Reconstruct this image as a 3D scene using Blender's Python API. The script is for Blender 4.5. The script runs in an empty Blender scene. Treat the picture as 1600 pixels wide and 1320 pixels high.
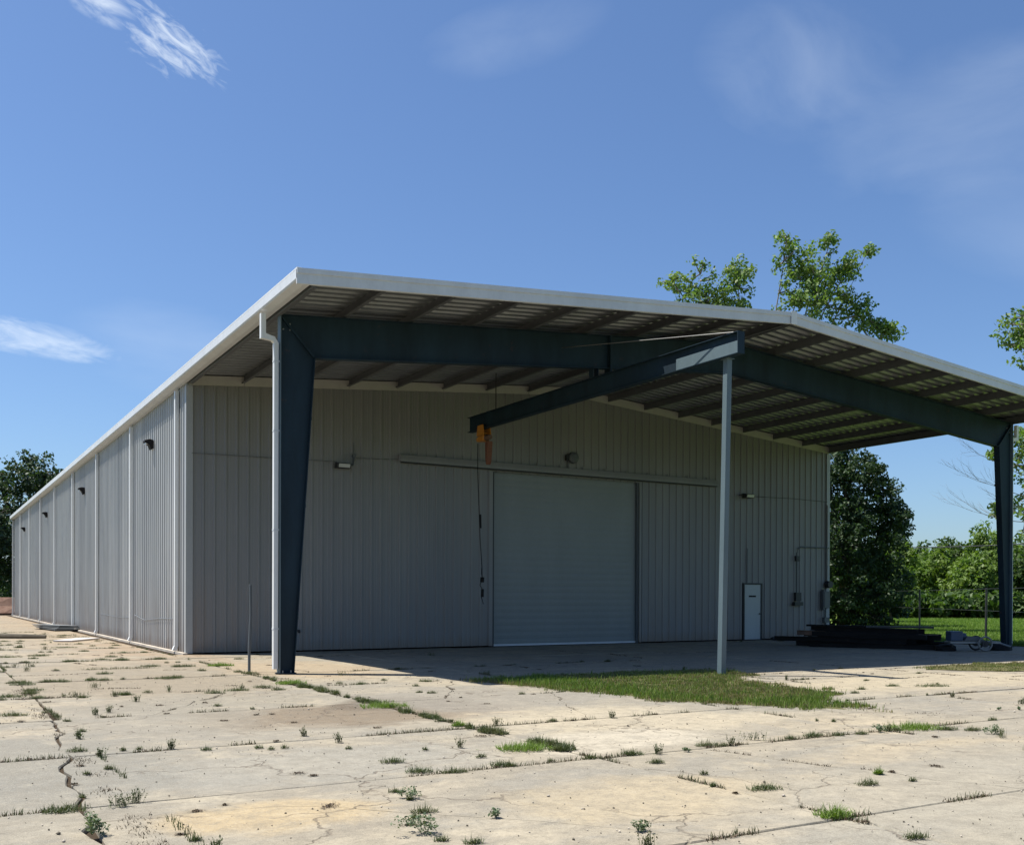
import bpy, bmesh, math, random
import numpy as np
from mathutils import Vector, Matrix, noise
R = math.radians
random.seed(4); rng = np.random.default_rng(4)
scene = bpy.context.scene
COL = scene.collection

# ------------------------------------------------------------------ camera
YAW = 0.5337
cam_data = bpy.data.cameras.new('camera')
cam = bpy.data.objects.new('camera', cam_data); COL.objects.link(cam)
cam_data.sensor_width = 36.0
cam_data.lens = 1566.3 / 1600 * 36
cam_data.shift_y = (939.04 - 660) / 1600
cam_data.clip_start = 0.1; cam_data.clip_end = 3000
cam.matrix_world = (Matrix.Translation((-6.177, -27.570, 1.578)) @ Matrix.Rotation(-YAW, 4, 'Z')
                    @ Matrix.Rotation(math.pi/2 - 0.0044, 4, 'X') @ Matrix.Rotation(0.0035, 4, 'Z'))
scene.camera = cam

# ------------------------------------------------------------------ light
SUN = Vector((-2.85, 2.0, 7.4)).normalized()           # towards the sun
SUN_EL = math.asin(SUN.z); SUN_AZ = math.atan2(SUN.x, SUN.y)
w = bpy.data.worlds.new('World'); scene.world = w; w.use_nodes = True
nt = w.node_tree; nt.nodes.clear()
def N(t, **k):
    n = nt.nodes.new(t)
    for a, b in k.items(): setattr(n, a, b)
    return n
def Lk(a, b): nt.links.new(a, b)
out = N('ShaderNodeOutputWorld'); bg = N('ShaderNodeBackground'); bg.inputs['Strength'].default_value = 0.078
sky = N('ShaderNodeTexSky', sky_type='NISHITA', sun_disc=False)
sky.sun_elevation = SUN_EL; sky.sun_rotation = SUN_AZ % (2*math.pi)
sky.altitude = 0; sky.air_density = 1.0; sky.dust_density = 0.95; sky.ozone_density = 4.5
tc = N('ShaderNodeTexCoord')
def vdot(v):
    n = N('ShaderNodeVectorMath', operation='DOT_PRODUCT'); Lk(tc.outputs['Generated'], n.inputs[0]); n.inputs[1].default_value = v; return n.outputs['Value']
def M(op, a, b=None, c=None, clamp=False):
    n = N('ShaderNodeMath', operation=op); n.use_clamp = clamp
    for i, v in enumerate((a, b, c)):
        if v is None: continue
        if isinstance(v, (int, float)): n.inputs[i].default_value = v
        else: Lk(v, n.inputs[i])
    return n.outputs[0]
def dirvec(px, py):                                    # a direction in the real sky
    x = (px-800)/1566.3; y = (939-py)/1566.3
    return Vector((x*math.cos(YAW)+math.sin(YAW), -x*math.sin(YAW)+math.cos(YAW), y)).normalized()
def cloud(p0, p1, width, scale, stretch, thr, gain, seed, rough=0.6):
    """a wisp along the great circle p0-p1: elongated noise inside a soft ellipse"""
    a = dirvec(*p0); b = dirvec(*p1); c = ((a+b)/2).normalized()
    u = (b-a); half = u.length/2; u = u.normalized(); v = c.cross(u).normalized(); u = v.cross(c).normalized()
    cz = vdot(c); cu = M('DIVIDE', vdot(u), M('MAXIMUM', cz, 0.05)); cv = M('DIVIDE', vdot(v), M('MAXIMUM', cz, 0.05))
    comb = N('ShaderNodeCombineXYZ'); Lk(M('MULTIPLY', cu, scale/stretch), comb.inputs[0]); Lk(M('MULTIPLY', cv, scale), comb.inputs[1]); comb.inputs[2].default_value = seed
    nz = N('ShaderNodeTexNoise'); nz.inputs['Scale'].default_value = 1; nz.inputs['Detail'].default_value = 6; nz.inputs['Roughness'].default_value = rough
    nz.inputs['Distortion'].default_value = 0.5
    Lk(comb.outputs[0], nz.inputs['Vector'])
    e = M('ADD', M('POWER', M('DIVIDE', cu, half), 2), M('POWER', M('DIVIDE', cv, width), 2))
    fall = M('SUBTRACT', 1.0, e, clamp=True)
    gate = M('GREATER_THAN', cz, 0.1)
    val = M('MULTIPLY', M('SUBTRACT', M('ADD', nz.outputs['Fac'], M('MULTIPLY', fall, 0.28)), thr), gain, clamp=True)
    return M('MULTIPLY', M('MULTIPLY', val, M('POWER', fall, 0.5)), gate)
masks = [
 (cloud((70, -45), (215, 50), 0.018, 75, 2.8, 0.55, 3.0, 1.3, 0.55), 0.65),
 (cloud((170, 5), (360, 150), 0.030, 130, 3.0, 0.63, 3.6, 5.3, 0.6), 0.6),
 (cloud((-140, 500), (215, 572), 0.017, 75, 3.5, 0.53, 2.6, 3.1, 0.6), 0.6),
 (cloud((60, 520), (470, 580), 0.05, 12, 5.0, 0.55, 1.2, 9.1), 0.30),
 (cloud((1080, 80), (1420, 160), 0.06, 14, 1.6, 0.47, 2.0, 4.2, 0.55), 0.16),
 (cloud((1250, 260), (1900, 120), 0.07, 12, 2.2, 0.50, 2.0, 6.2, 0.55), 0.17),
 (cloud((1400, 330), (1900, 440), 0.05, 10, 3.0, 0.48, 1.6, 2.2, 0.55), 0.14),
 (cloud((640, 110), (960, 20), 0.03, 14, 2.5, 0.50, 1.8, 8.2, 0.55), 0.13)]
col = sky.outputs[0]
tint = N('ShaderNodeMix', data_type='RGBA', blend_type='MULTIPLY'); tint.inputs['Factor'].default_value = 1
tint.inputs['B'].default_value = (0.86, 0.98, 1.12, 1); Lk(col, tint.inputs['A']); col = tint.outputs['Result']
for m, s in masks:
    mx = N('ShaderNodeMix', data_type='RGBA'); Lk(M('MULTIPLY', m, s), mx.inputs['Factor']); Lk(col, mx.inputs['A'])
    mx.inputs['B'].default_value = (7.6, 8.3, 9.0, 1); col = mx.outputs['Result']
Lk(col, bg.inputs['Color']); Lk(bg.outputs[0], out.inputs['Surface'])
sd = bpy.data.lights.new('sun', 'SUN'); sd.energy = 5.0; sd.angle = R(0.5); sd.color = (1.0, 0.955, 0.89)
so = bpy.data.objects.new('sun', sd); COL.objects.link(so); so.rotation_euler = (-SUN).to_track_quat('-Z', 'Y').to_euler()
scene.view_settings.view_transform = 'Standard'; scene.view_settings.look = 'None'
scene.view_settings.exposure = 0.75; scene.view_settings.gamma = 1.0; scene.view_settings.use_curve_mapping = False
scene.render.engine = 'CYCLES'
scene.cycles.max_bounces = 8; scene.cycles.transparent_max_bounces = 8
scene.unit_settings.system = 'METRIC'

# ------------------------------------------------------------------ materials
class Mat:
    def __init__(s, name, rough=0.6, metal=0.0, spec=0.5):
        s.m = bpy.data.materials.new(name); s.m.use_nodes = True; s.t = s.m.node_tree
        s.p = s.t.nodes['Principled BSDF']; s.p.inputs['Roughness'].default_value = rough; s.p.inputs['Metallic'].default_value = metal
        s.p.inputs['Specular IOR Level'].default_value = spec
    def n(s, t, **k):
        n = s.t.nodes.new(t)
        for a, b in k.items(): setattr(n, a, b)
        return n
    def l(s, a, b): s.t.links.new(a, b)
    def math(s, op, a, b=None, c=None, clamp=False):
        n = s.n('ShaderNodeMath', operation=op); n.use_clamp = clamp
        for i, v in enumerate((a, b, c)):
            if v is None: continue
            if isinstance(v, (int, float)): n.inputs[i].default_value = v
            else: s.l(v, n.inputs[i])
        return n.outputs[0]
    def pos(s): return s.n('ShaderNodeNewGeometry').outputs['Position']
    def scaled(s, v, sc, off=(0, 0, 0)):
        n = s.n('ShaderNodeMapping'); n.inputs['Scale'].default_value = sc; n.inputs['Location'].default_value = off; s.l(v, n.inputs['Vector']); return n.outputs[0]
    def noise(s, v, scale, detail=4, rough=0.55, dist=0.0):
        n = s.n('ShaderNodeTexNoise'); n.inputs['Scale'].default_value = scale; n.inputs['Detail'].default_value = detail
        n.inputs['Roughness'].default_value = rough; n.inputs['Distortion'].default_value = dist
        s.l(v, n.inputs['Vector']); return n.outputs['Fac']
    def ramp(s, f, lo, hi, clamp=True):
        n = s.n('ShaderNodeMapRange'); n.clamp = clamp; n.inputs['From Min'].default_value = lo; n.inputs['From Max'].default_value = hi; s.l(f, n.inputs['Value']); return n.outputs[0]
    def mix(s, f, a, b, mode='MIX'):
        n = s.n('ShaderNodeMix', data_type='RGBA', blend_type=mode)
        for sock, v in (('Factor', f), ('A', a), ('B', b)):
            if isinstance(v, (int, float)): n.inputs[sock].default_value = v
            elif isinstance(v, tuple): n.inputs[sock].default_value = (*v, 1) if len(v) == 3 else v
            else: s.l(v, n.inputs[sock])
        return n.outputs['Result']
    def color(s, c):
        if isinstance(c, tuple): s.p.inputs['Base Color'].default_value = (*c, 1)
        else: s.l(c, s.p.inputs['Base Color'])
    def bump(s, h, strength=0.3, dist=0.01):
        n = s.n('ShaderNodeBump'); n.inputs['Strength'].default_value = strength; n.inputs['Distance'].default_value = dist
        s.l(h, n.inputs['Height']); s.l(n.outputs[0], s.p.inputs['Normal'])
    def orand(s): return s.n('ShaderNodeObjectInfo').outputs['Random']
    def sep(s, v):
        n = s.n('ShaderNodeSeparateXYZ'); s.l(v, n.inputs[0]); return n.outputs

def paint(name, c, rough=0.5, var=0.12, metal=0.0, rust=0.0, spec=0.5):
    m = Mat(name, rough, metal, spec); P = m.pos()
    n1 = m.noise(m.scaled(P, (1, 1, 0.25)), 1.6, 6, 0.65); n2 = m.noise(P, 14, 4, 0.6)
    c1 = m.mix(m.ramp(n1, 0.3, 0.7), tuple(x*(1-var) for x in c), tuple(min(1, x*(1+var)) for x in c))
    c1 = m.mix(m.math('MULTIPLY', m.ramp(n2, 0.45, 0.75), 0.25), c1, tuple(x*0.75 for x in c))
    if rust: c1 = m.mix(m.math('MULTIPLY', m.ramp(m.noise(P, 5, 6, 0.7), 0.62, 0.72), rust), c1, (0.12, 0.05, 0.025))
    m.color(c1); m.bump(n2, 0.12, 0.004)
    m.l(m.ramp(n1, 0.0, 1.6), m.p.inputs['Roughness']) if False else None
    return m.m

def wall_mat(name='painted_wall_sheet', k=(1, 1, 1)):
    m = Mat(name, 0.45, 0.0, 0.4); P = m.pos(); x, y, z = m.sep(P)
    big = m.noise(m.scaled(P, (0.5, 0.5, 0.18)), 1.0, 6, 0.6)
    streak = m.noise(m.scaled(P, (7, 7, 0.35)), 1.0, 5, 0.65)
    c = m.mix(m.ramp(big, 0.3, 0.7), tuple(p*q for p, q in zip((0.205, 0.210, 0.205), k)), tuple(p*q for p, q in zip((0.245, 0.246, 0.236), k)))
    c = m.mix(m.math('MULTIPLY', m.ramp(streak, 0.45, 0.75), 0.3), c, (0.17, 0.168, 0.16))
    r = m.orand(); c = m.mix(m.math('MULTIPLY', r, 0.30), c, (0.18, 0.185, 0.195))
    # splash and rust staining above the ground
    low = m.math('MULTIPLY', m.ramp(z, 2.3, 0.0), m.ramp(streak, 0.35, 0.7))
    c = m.mix(m.math('MULTIPLY', low, 0.6), c, (0.27, 0.20, 0.15))
    base = m.math('MULTIPLY', m.ramp(m.math('ADD', z, m.math('MULTIPLY', streak, -0.5)), 0.15, -0.25), 0.6)
    c = m.mix(base, c, (0.20, 0.15, 0.11))
    m.color(c)
    oil = m.noise(m.scaled(P, (1.2, 1.2, 0.5)), 1.5, 3, 0.5)
    m.bump(oil, 0.25, 0.03)
    return m.m

def concrete_mat(name='weathered_concrete', dark=0.0):
    m = Mat(name, 0.9, 0, 0.25); P = m.pos(); x, y, z = m.sep(P)
    big = m.noise(P, 0.22, 6, 0.6, 0.4); mid = m.noise(m.scaled(P, (1, 1, 1)), 1.1, 8, 0.68, 0.6); fine = m.noise(P, 24, 6, 0.72); vf = m.noise(P, 110, 3, 0.7)
    r = m.orand()
    c = m.mix(m.ramp(big, 0.40, 0.60), (0.270, 0.246, 0.200), (0.375, 0.318, 0.230))
    c = m.mix(m.math('MULTIPLY', m.ramp(mid, 0.60, 0.40), 0.42), c, (0.180, 0.163, 0.134))
    c = m.mix(m.math('MULTIPLY', r, 0.40), c, (0.205, 0.198, 0.182))
    # grime drawn out in bands across the fall of the yard
    band = m.ramp(m.noise(m.scaled(P, (0.35, 2.4, 1), (5, 1, 0)), 1.0, 8, 0.72, 0.6), 0.50, 0.66)
    c = m.mix(m.math('MULTIPLY', band, 0.50), c, (0.150, 0.135, 0.112))
    # grey worn top layer in irregular shapes
    worn = m.ramp(m.noise(m.scaled(P, (0.55, 0.9, 1), (3, 9, 0)), 0.9, 7, 0.7, 0.8), 0.50, 0.56)
    c = m.mix(m.math('MULTIPLY', worn, 0.5), c, (0.190, 0.184, 0.168))
    # pale leached patches
    pale = m.ramp(m.noise(m.scaled(P, (0.9, 0.8, 1), (13, 2, 0)), 0.8, 8, 0.74, 0.5), 0.56, 0.66)
    c = m.mix(m.math('MULTIPLY', pale, 0.6), c, (0.40, 0.352, 0.268))
    # brown soil wash along the long wall
    near = m.math('MULTIPLY', m.ramp(x, -4.5, -0.2), m.ramp(y, -9.0, 1.0))
    near = m.math('MULTIPLY', near, m.ramp(x, 1.0, 0.2))
    soil = m.math('MULTIPLY', near, m.ramp(m.noise(P, 0.9, 7, 0.7, 0.5), 0.34, 0.58))
    c = m.mix(m.math('MULTIPLY', soil, 0.85), c, (0.250, 0.155, 0.088))
    far = m.math('MULTIPLY', m.ramp(y, 2, 14), m.ramp(m.noise(m.scaled(P, (.5, 1.4, 1)), 0.8, 7, 0.7, 0.5), 0.42, 0.62))
    c = m.mix(m.math('MULTIPLY', far, 0.6), c, (0.26, 0.20, 0.12))
    def blob(cx, cy, rx, ry, colr, amt):
        nonlocal c
        d = m.math('ADD', m.math('POWER', m.math('DIVIDE', m.math('SUBTRACT', x, cx), rx), 2), m.math('POWER', m.math('DIVIDE', m.math('SUBTRACT', y, cy), ry), 2))
        f = m.ramp(m.math('ADD', d, m.math('MULTIPLY', m.math('SUBTRACT', mid, 0.5), 2.6)), 1.1, 0.45)
        c = m.mix(m.math('MULTIPLY', f, amt), c, colr)
    blob(-1.2, -14.9, 2.5, 1.3, (0.150, 0.115, 0.080), 0.95)
    blob(-0.1, -14.0, 1.2, 1.0, (0.085, 0.063, 0.044), 0.9)
    blob(-2.4, -9.0, 2.4, 2.4, (0.20, 0.165, 0.12), 0.6)
    blob(-3.6, -14.0, 1.6, 2.0, (0.215, 0.200, 0.170), 0.6)
    blob(3.0, -20.8, 2.0, 0.6, (0.36, 0.30, 0.21), 0.6)
    blob(1.0, -13.9, 1.7, 2.2, (0.205, 0.192, 0.170), 0.75)
    blob(1.7, -17.2, 2.4, 1.5, (0.385, 0.335, 0.250), 0.75)
    blob(0.4, -18.6, 1.5, 0.8, (0.42, 0.38, 0.31), 0.75)
    blob(-1.2, -21.3, 1.3, 0.9, (0.36, 0.295, 0.195), 0.65)
    blob(-4.0, -20.5, 0.9, 0.6, (0.375, 0.290, 0.170), 0.8)
    blob(-2.8, -7.5, 2.8, 5.0, (0.215, 0.180, 0.132), 0.6)
    blob(-2.6, -12.6, 2.2, 1.0, (0.195, 0.180, 0.150), 0.6)
    blob(-2.9, -18.5, 2.3, 1.0, (0.235, 0.228, 0.205), 0.75)
    blob(-5.2, -17.3, 1.3, 2.4, (0.175, 0.172, 0.156), 0.8)
    blob(3.2, -21.6, 1.6, 1.0, (0.22, 0.21, 0.185), 0.6)
    blob(-0.2, -23.2, 1.6, 0.8, (0.235, 0.225, 0.195), 0.6)
    blob(4.6, -16.8, 1.8, 0.8, (0.20, 0.19, 0.165), 0.75)
    blob(1.2, -22.3, 2.6, 1.2, (0.30, 0.275, 0.225), 0.5)
    blob(10.5, -15.0, 4.0, 1.6, (0.385, 0.33, 0.235), 0.7)
    blob(1.0, -6.5, 1.8, 3.2, (0.32, 0.245, 0.160), 0.7)
    mott = m.noise(P, 4.5, 9, 0.78, 0.3)
    c = m.mix(m.math('MULTIPLY', m.ramp(mott, 0.54, 0.40), 0.42), c, (0.140, 0.127, 0.104))
    c = m.mix(m.math('MULTIPLY', m.ramp(mott, 0.55, 0.68), 0.35), c, (0.40, 0.355, 0.275))
    # dark specks, pitting
    pit = m.ramp(m.noise(P, 9, 5, 0.75), 0.66, 0.72)
    c = m.mix(m.math('MULTIPLY', pit, 0.55), c, (0.085, 0.07, 0.055))
    c = m.mix(m.math('MULTIPLY', m.ramp(fine, 0.50, 0.66), 0.50), c, (0.150, 0.133, 0.108))
    c = m.mix(m.math('MULTIPLY', m.ramp(vf, 0.50, 0.64), 0.38), c, (0.46, 0.42, 0.35))
    # hairline map cracks
    v = m.n('ShaderNodeTexVoronoi', feature='DISTANCE_TO_EDGE'); v.inputs['Scale'].default_value = 0.42
    wv = m.n('ShaderNodeVectorMath', operation='ADD'); nn = m.n('ShaderNodeTexNoise'); nn.inputs['Scale'].default_value = 2.2; nn.inputs['Detail'].default_value = 5
    m.l(P, nn.inputs['Vector']); m.l(P, wv.inputs[0]); sc = m.n('ShaderNodeVectorMath', operation='SCALE'); m.l(nn.outputs['Color'], sc.inputs[0]); sc.inputs['Scale'].default_value = 0.9
    m.l(sc.outputs[0], wv.inputs[1]); m.l(wv.outputs[0], v.inputs['Vector'])
    gate = m.ramp(m.noise(P, 0.45, 3, 0.5), 0.42, 0.56)
    cr = m.math('MULTIPLY', m.ramp(v.outputs['Distance'], 0.009, 0.0015), gate)
    c = m.mix(m.math('MULTIPLY', cr, 0.7), c, (0.11, 0.09, 0.07))
    c = m.mix(1.0, c, (0.985, 0.968, 0.90), 'MULTIPLY')
    m.color(c)
    h = m.math('ADD', m.math('MULTIPLY', fine, 0.5), m.math('ADD', mid, m.math('MULTIPLY', cr, -1.0)))
    m.bump(h, 0.55, 0.02)
    return m.m

def soil_mat(name, c1, c2, sc=3.0, bump=0.6):
    m = Mat(name, 0.95, 0, 0.1); P = m.pos()
    a = m.noise(P, sc, 8, 0.7); b = m.noise(P, sc*0.1, 5, 0.6)
    c = m.mix(m.ramp(a, 0.3, 0.7), c1, c2); c = m.mix(m.math('MULTIPLY', m.ramp(b, 0.35, 0.65), 0.5), c, tuple(x*0.7 for x in c2))
    m.color(c); m.bump(a, bump, 0.05); return m.m

def leaf_mat(name, c1, c2, c3=None, trans=0.35):
    m = Mat(name, 0.55, 0, 0.3); g = m.n('ShaderNodeNewGeometry').outputs['Random Per Island']
    P = m.pos(); big = m.noise(P, 0.9, 4, 0.6)
    c = m.mix(g, c1, c2)
    if c3: c = m.mix(m.math('MULTIPLY', m.ramp(big, 0.42, 0.60), 0.75), c, c3)
    m.color(c)
    t = m.n('ShaderNodeBsdfTranslucent'); m.l(m.mix(1.0, c, (1.3, 1.5, 0.5), 'MULTIPLY'), t.inputs['Color'])
    mx = m.n('ShaderNodeMixShader'); mx.inputs[0].default_value = trans
    m.l(m.p.outputs[0], mx.inputs[1]); m.l(t.outputs[0], mx.inputs[2])
    m.l(mx.outputs[0], m.t.nodes['Material Output'].inputs['Surface'])
    return m.m

MT = dict(
 wall=wall_mat(), sunlit_wall=wall_mat('sunlit_side_sheet', (2.10, 2.10, 2.08)),  # second sheet is the front one brightened: sunlight painted into the side walls
 trim=paint('pale_trim', (0.57, 0.59, 0.60), 0.45, 0.08),
 corner=paint('corner_flashing', (0.33, 0.34, 0.335), 0.45, 0.08),
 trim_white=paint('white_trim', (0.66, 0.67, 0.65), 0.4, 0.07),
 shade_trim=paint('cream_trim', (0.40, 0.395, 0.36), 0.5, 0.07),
 roof=paint('galvanised_roof_sheet', (0.225, 0.24, 0.25), 0.42, 0.15, 0.6),
 purlin=paint('grey_primed_purlin', (0.095, 0.10, 0.105), 0.5, 0.12, rust=0.15),
 frame=paint('dark_blue_frame_paint', (0.011, 0.026, 0.039), 0.6, 0.38, rust=0.25, spec=0.25),
 sunlit=paint('sunlit_blue_paint', (0.095, 0.135, 0.150), 0.5, 0.12, rust=0.2),  # lighter copy of the frame blue, sunlight put into the colour
 door=paint('roll_door_sheet', (0.205, 0.225, 0.218), 0.42, 0.05),
 white=paint('white_door_paint', (0.37, 0.40, 0.40), 0.4, 0.05),
 dark=paint('dark_metal', (0.020, 0.021, 0.023), 0.5, 0.2),
 lampblack=paint('black_lamp_enamel', (0.006, 0.006, 0.007), 0.6, 0.1, spec=0.2),
 black=paint('black_steel', (0.010, 0.0095, 0.009), 0.7, 0.4, rust=0.5, spec=0.2),
 grey=paint('grey_enamel', (0.09, 0.10, 0.105), 0.45, 0.1),
 galv=paint('galvanised_steel', (0.22, 0.23, 0.23), 0.4, 0.15, 0.3),
 glass=paint('frosted_lens', (0.5, 0.52, 0.5), 0.15, 0.05),
 orange=paint('orange_hoist_paint', (0.50, 0.20, 0.025), 0.4, 0.15),
 bronze=paint('dusty_brown_rubber', (0.16, 0.06, 0.03), 0.7, 0.25),
 rust=paint('rusty_steel', (0.13, 0.075, 0.05), 0.8, 0.4),
 rod=paint('bright_rod', (0.10,0.10,0.095), 0.35, 0.05, 0.4),
 rubber=paint('grey_rubber', (0.035, 0.035, 0.037), 0.8, 0.2),
 rim=paint('pale_rim', (0.18, 0.175, 0.165), 0.5, 0.1),
 motor=paint('blue_grey_casing', (0.04,0.065,0.11), 0.5, 0.2),
 board=paint('weathered_white_board', (0.5, 0.47, 0.44), 0.8, 0.1),
 wood=paint('old_grey_timber', (0.10, 0.085, 0.06), 0.9, 0.35),
 bark=paint('grey_brown_bark', (0.11, 0.085, 0.065), 0.9, 0.35),
 barkpale=paint('pale_bark', (0.22, 0.19, 0.16), 0.9, 0.3),
 concrete=concrete_mat(),
 soil=soil_mat('joint_soil', (0.030, 0.022, 0.014), (0.075, 0.055, 0.036), 6),
 turf_soil=soil_mat('thin_turf_soil', (0.07, 0.08, 0.03), (0.13, 0.115, 0.055), 5),
 mound=soil_mat('brown_earth', (0.13, 0.07, 0.05), (0.26, 0.17, 0.125), 2.0, 1.0),
 lawn=soil_mat('lawn_ground', (0.10, 0.155, 0.03), (0.16, 0.23, 0.045), 1.5),
 leaf_tall=leaf_mat('bright_leaf', (0.065, 0.13, 0.035), (0.16, 0.24, 0.07), (0.17, 0.22, 0.055)),
 leaf_dark=leaf_mat('dark_cedar_leaf', (0.022, 0.045, 0.018), (0.045, 0.078, 0.028), None, 0.2),
 leaf_mid=leaf_mat('hedge_leaf', (0.06, 0.115, 0.022), (0.13, 0.20, 0.04), (0.15, 0.21, 0.04)),
 leaf_mid2=leaf_mat('deep_hedge_leaf', (0.035, 0.075, 0.02), (0.085, 0.135, 0.034), (0.06, 0.10, 0.02)),
 leaf_blue=leaf_mat('bluish_leaf', (0.03, 0.058, 0.028), (0.062, 0.095, 0.045), None, 0.25),
 blade=leaf_mat('weed_blade', (0.045, 0.068, 0.024), (0.085, 0.105, 0.042), (0.10, 0.105, 0.05), 0.2),
 blade_bright=leaf_mat('fresh_grass_blade', (0.080, 0.14, 0.020), (0.14, 0.20, 0.038), None, 0.3),
 leafy=leaf_mat('weed_leaf', (0.085, 0.12, 0.065), (0.14, 0.18, 0.10), None, 0.2),
 dry=leaf_mat('dry_stem', (0.16, 0.12, 0.075), (0.26, 0.20, 0.13), None, 0.1),
 litter=leaf_mat('dead_litter', (0.06, 0.045, 0.03), (0.14, 0.10, 0.06), None, 0.05),
 turf=leaf_mat('turf_blade', (0.085, 0.125, 0.028), (0.165, 0.185, 0.055), (0.20, 0.165, 0.08), 0.25),
 lawn_blade=leaf_mat('lawn_blade', (0.10, 0.17, 0.028), (0.17, 0.25, 0.048), None, 0.3),
 stone=paint('pale_grit', (0.42, 0.37, 0.30), 0.9, 0.3),
)

# ------------------------------------------------------------------ builders
class MB:
    def __init__(s): s.v = []; s.f = []
    def box(s, x0, x1, y0, y1, z0, z1):
        b = len(s.v)
        s.v += [(x0,y0,z0),(x1,y0,z0),(x1,y1,z0),(x0,y1,z0),(x0,y0,z1),(x1,y0,z1),(x1,y1,z1),(x0,y1,z1)]
        s.f += [(b,b+3,b+2,b+1),(b+4,b+5,b+6,b+7),(b,b+1,b+5,b+4),(b+1,b+2,b+6,b+5),(b+2,b+3,b+7,b+6),(b+3,b,b+4,b+7)]
        return s
    def prism(s, pts, axis, a, b_):
        """polygon pts (2-D, in the two axes left after `axis`) extruded from a to b_"""
        b = len(s.v); n = len(pts)
        for d in (a, b_):
            for (p, q) in pts:
                s.v.append({'x': (d, p, q), 'y': (p, d, q), 'z': (p, q, d)}[axis])
        s.f += [tuple(range(b, b+n))[::-1], tuple(range(b+n, b+2*n))]
        for i in range(n):
            j = (i+1) % n; s.f.append((b+i, b+j, b+n+j, b+n+i))
        return s
    def tube(s, pts, rad, n=8, cap=True):
        pts = [Vector(p) for p in pts]; rad = [rad]*len(pts) if isinstance(rad, (int, float)) else rad
        base = len(s.v)
        for i, p in enumerate(pts):
            d = (pts[min(i+1, len(pts)-1)] - pts[max(i-1, 0)]).normalized()
            a = d.cross(Vector((0, 0, 1)) if abs(d.z) < 0.9 else Vector((1, 0, 0))).normalized(); c = d.cross(a)
            for k in range(n):
                t = 2*math.pi*k/n; s.v.append(tuple(p + (a*math.cos(t) + c*math.sin(t))*rad[i]))
        for i in range(len(pts)-1):
            for k in range(n):
                k2 = (k+1) % n; s.f.append((base+i*n+k, base+i*n+k2, base+(i+1)*n+k2, base+(i+1)*n+k))
        if cap:
            s.f.append(tuple(range(base, base+n))[::-1]); s.f.append(tuple(range(base+(len(pts)-1)*n, base+len(pts)*n)))
        return s
    def quad(s, a, b, c, d):
        n = len(s.v); s.v += [tuple(a), tuple(b), tuple(c), tuple(d)]; s.f.append((n, n+1, n+2, n+3)); return s
    def build(s, name, mat, parent=None, bevel=0.0, smooth=False, loc=None):
        me = bpy.data.meshes.new(name); me.from_pydata(s.v, [], s.f)
        if mat: me.materials.append(mat if not isinstance(mat, str) else MT[mat])
        bm = bmesh.new(); bm.from_mesh(me)
        bmesh.ops.recalc_face_normals(bm, faces=bm.faces)
        if bevel:
            bmesh.ops.bevel(bm, geom=list(bm.edges), offset=bevel, segments=1, affect='EDGES', clamp_overlap=True)
        bm.to_mesh(me); bm.free()
        if smooth: me.shade_smooth()
        o = bpy.data.objects.new(name, me); COL.objects.link(o)
        if parent: o.parent = parent
        if loc: o.location = loc
        return o
def box(name, mat, parent, x0, x1, y0, y1, z0, z1, bevel=0.0):
    return MB().box(x0, x1, y0, y1, z0, z1).build(name, mat, parent, bevel)
def tag(o, label=None, cat=None, group=None, kind=None):
    for k, v in (('label', label), ('category', cat), ('group', group), ('kind', kind)):
        if v: o[k] = v
    return o
def thing(name, loc, label=None, cat=None, group=None, kind=None, rz=0):
    o = bpy.data.objects.new(name, None); COL.objects.link(o); o.location = loc; o.rotation_euler = (0, 0, rz)
    o.empty_display_size = 0.2
    return tag(o, label, cat, group, kind)
def copy_tree(o, parent=None, col=COL):
    c = o.copy(); col.objects.link(c)
    if parent: c.parent = parent
    for ch in list(o.children): copy_tree(ch, c)
    return c
def np_mesh(name, V, F, mat, parent=None, n=4):
    """fast mesh from numpy arrays, n-gons of one size"""
    me = bpy.data.meshes.new(name); me.vertices.add(len(V)); me.vertices.foreach_set('co', np.asarray(V, np.float32).ravel())
    me.loops.add(F.size); me.loops.foreach_set('vertex_index', F.ravel().astype(np.int32))
    me.polygons.add(len(F)); me.polygons.foreach_set('loop_start', (np.arange(len(F))*n).astype(np.int32))
    me.update(calc_edges=True); me.validate()
    me.materials.append(MT[mat] if isinstance(mat, str) else mat)
    o = bpy.data.objects.new(name, me); COL.objects.link(o)
    if parent: o.parent = parent
    return o

# ================================================================== SETTING
g = MB(); g.quad((-900, -300, -0.06), (900, -300, -0.06), (900, 1200, -0.06), (-900, 1200, -0.06))
tag(g.build('ground', 'lawn'), kind='structure')
MB().quad((-45, -60, -0.035), (26, -60, -0.035), (26, 75, -0.035), (-45, 75, -0.035)).build('joint_soil', 'soil').__setitem__('kind', 'structure')

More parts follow.
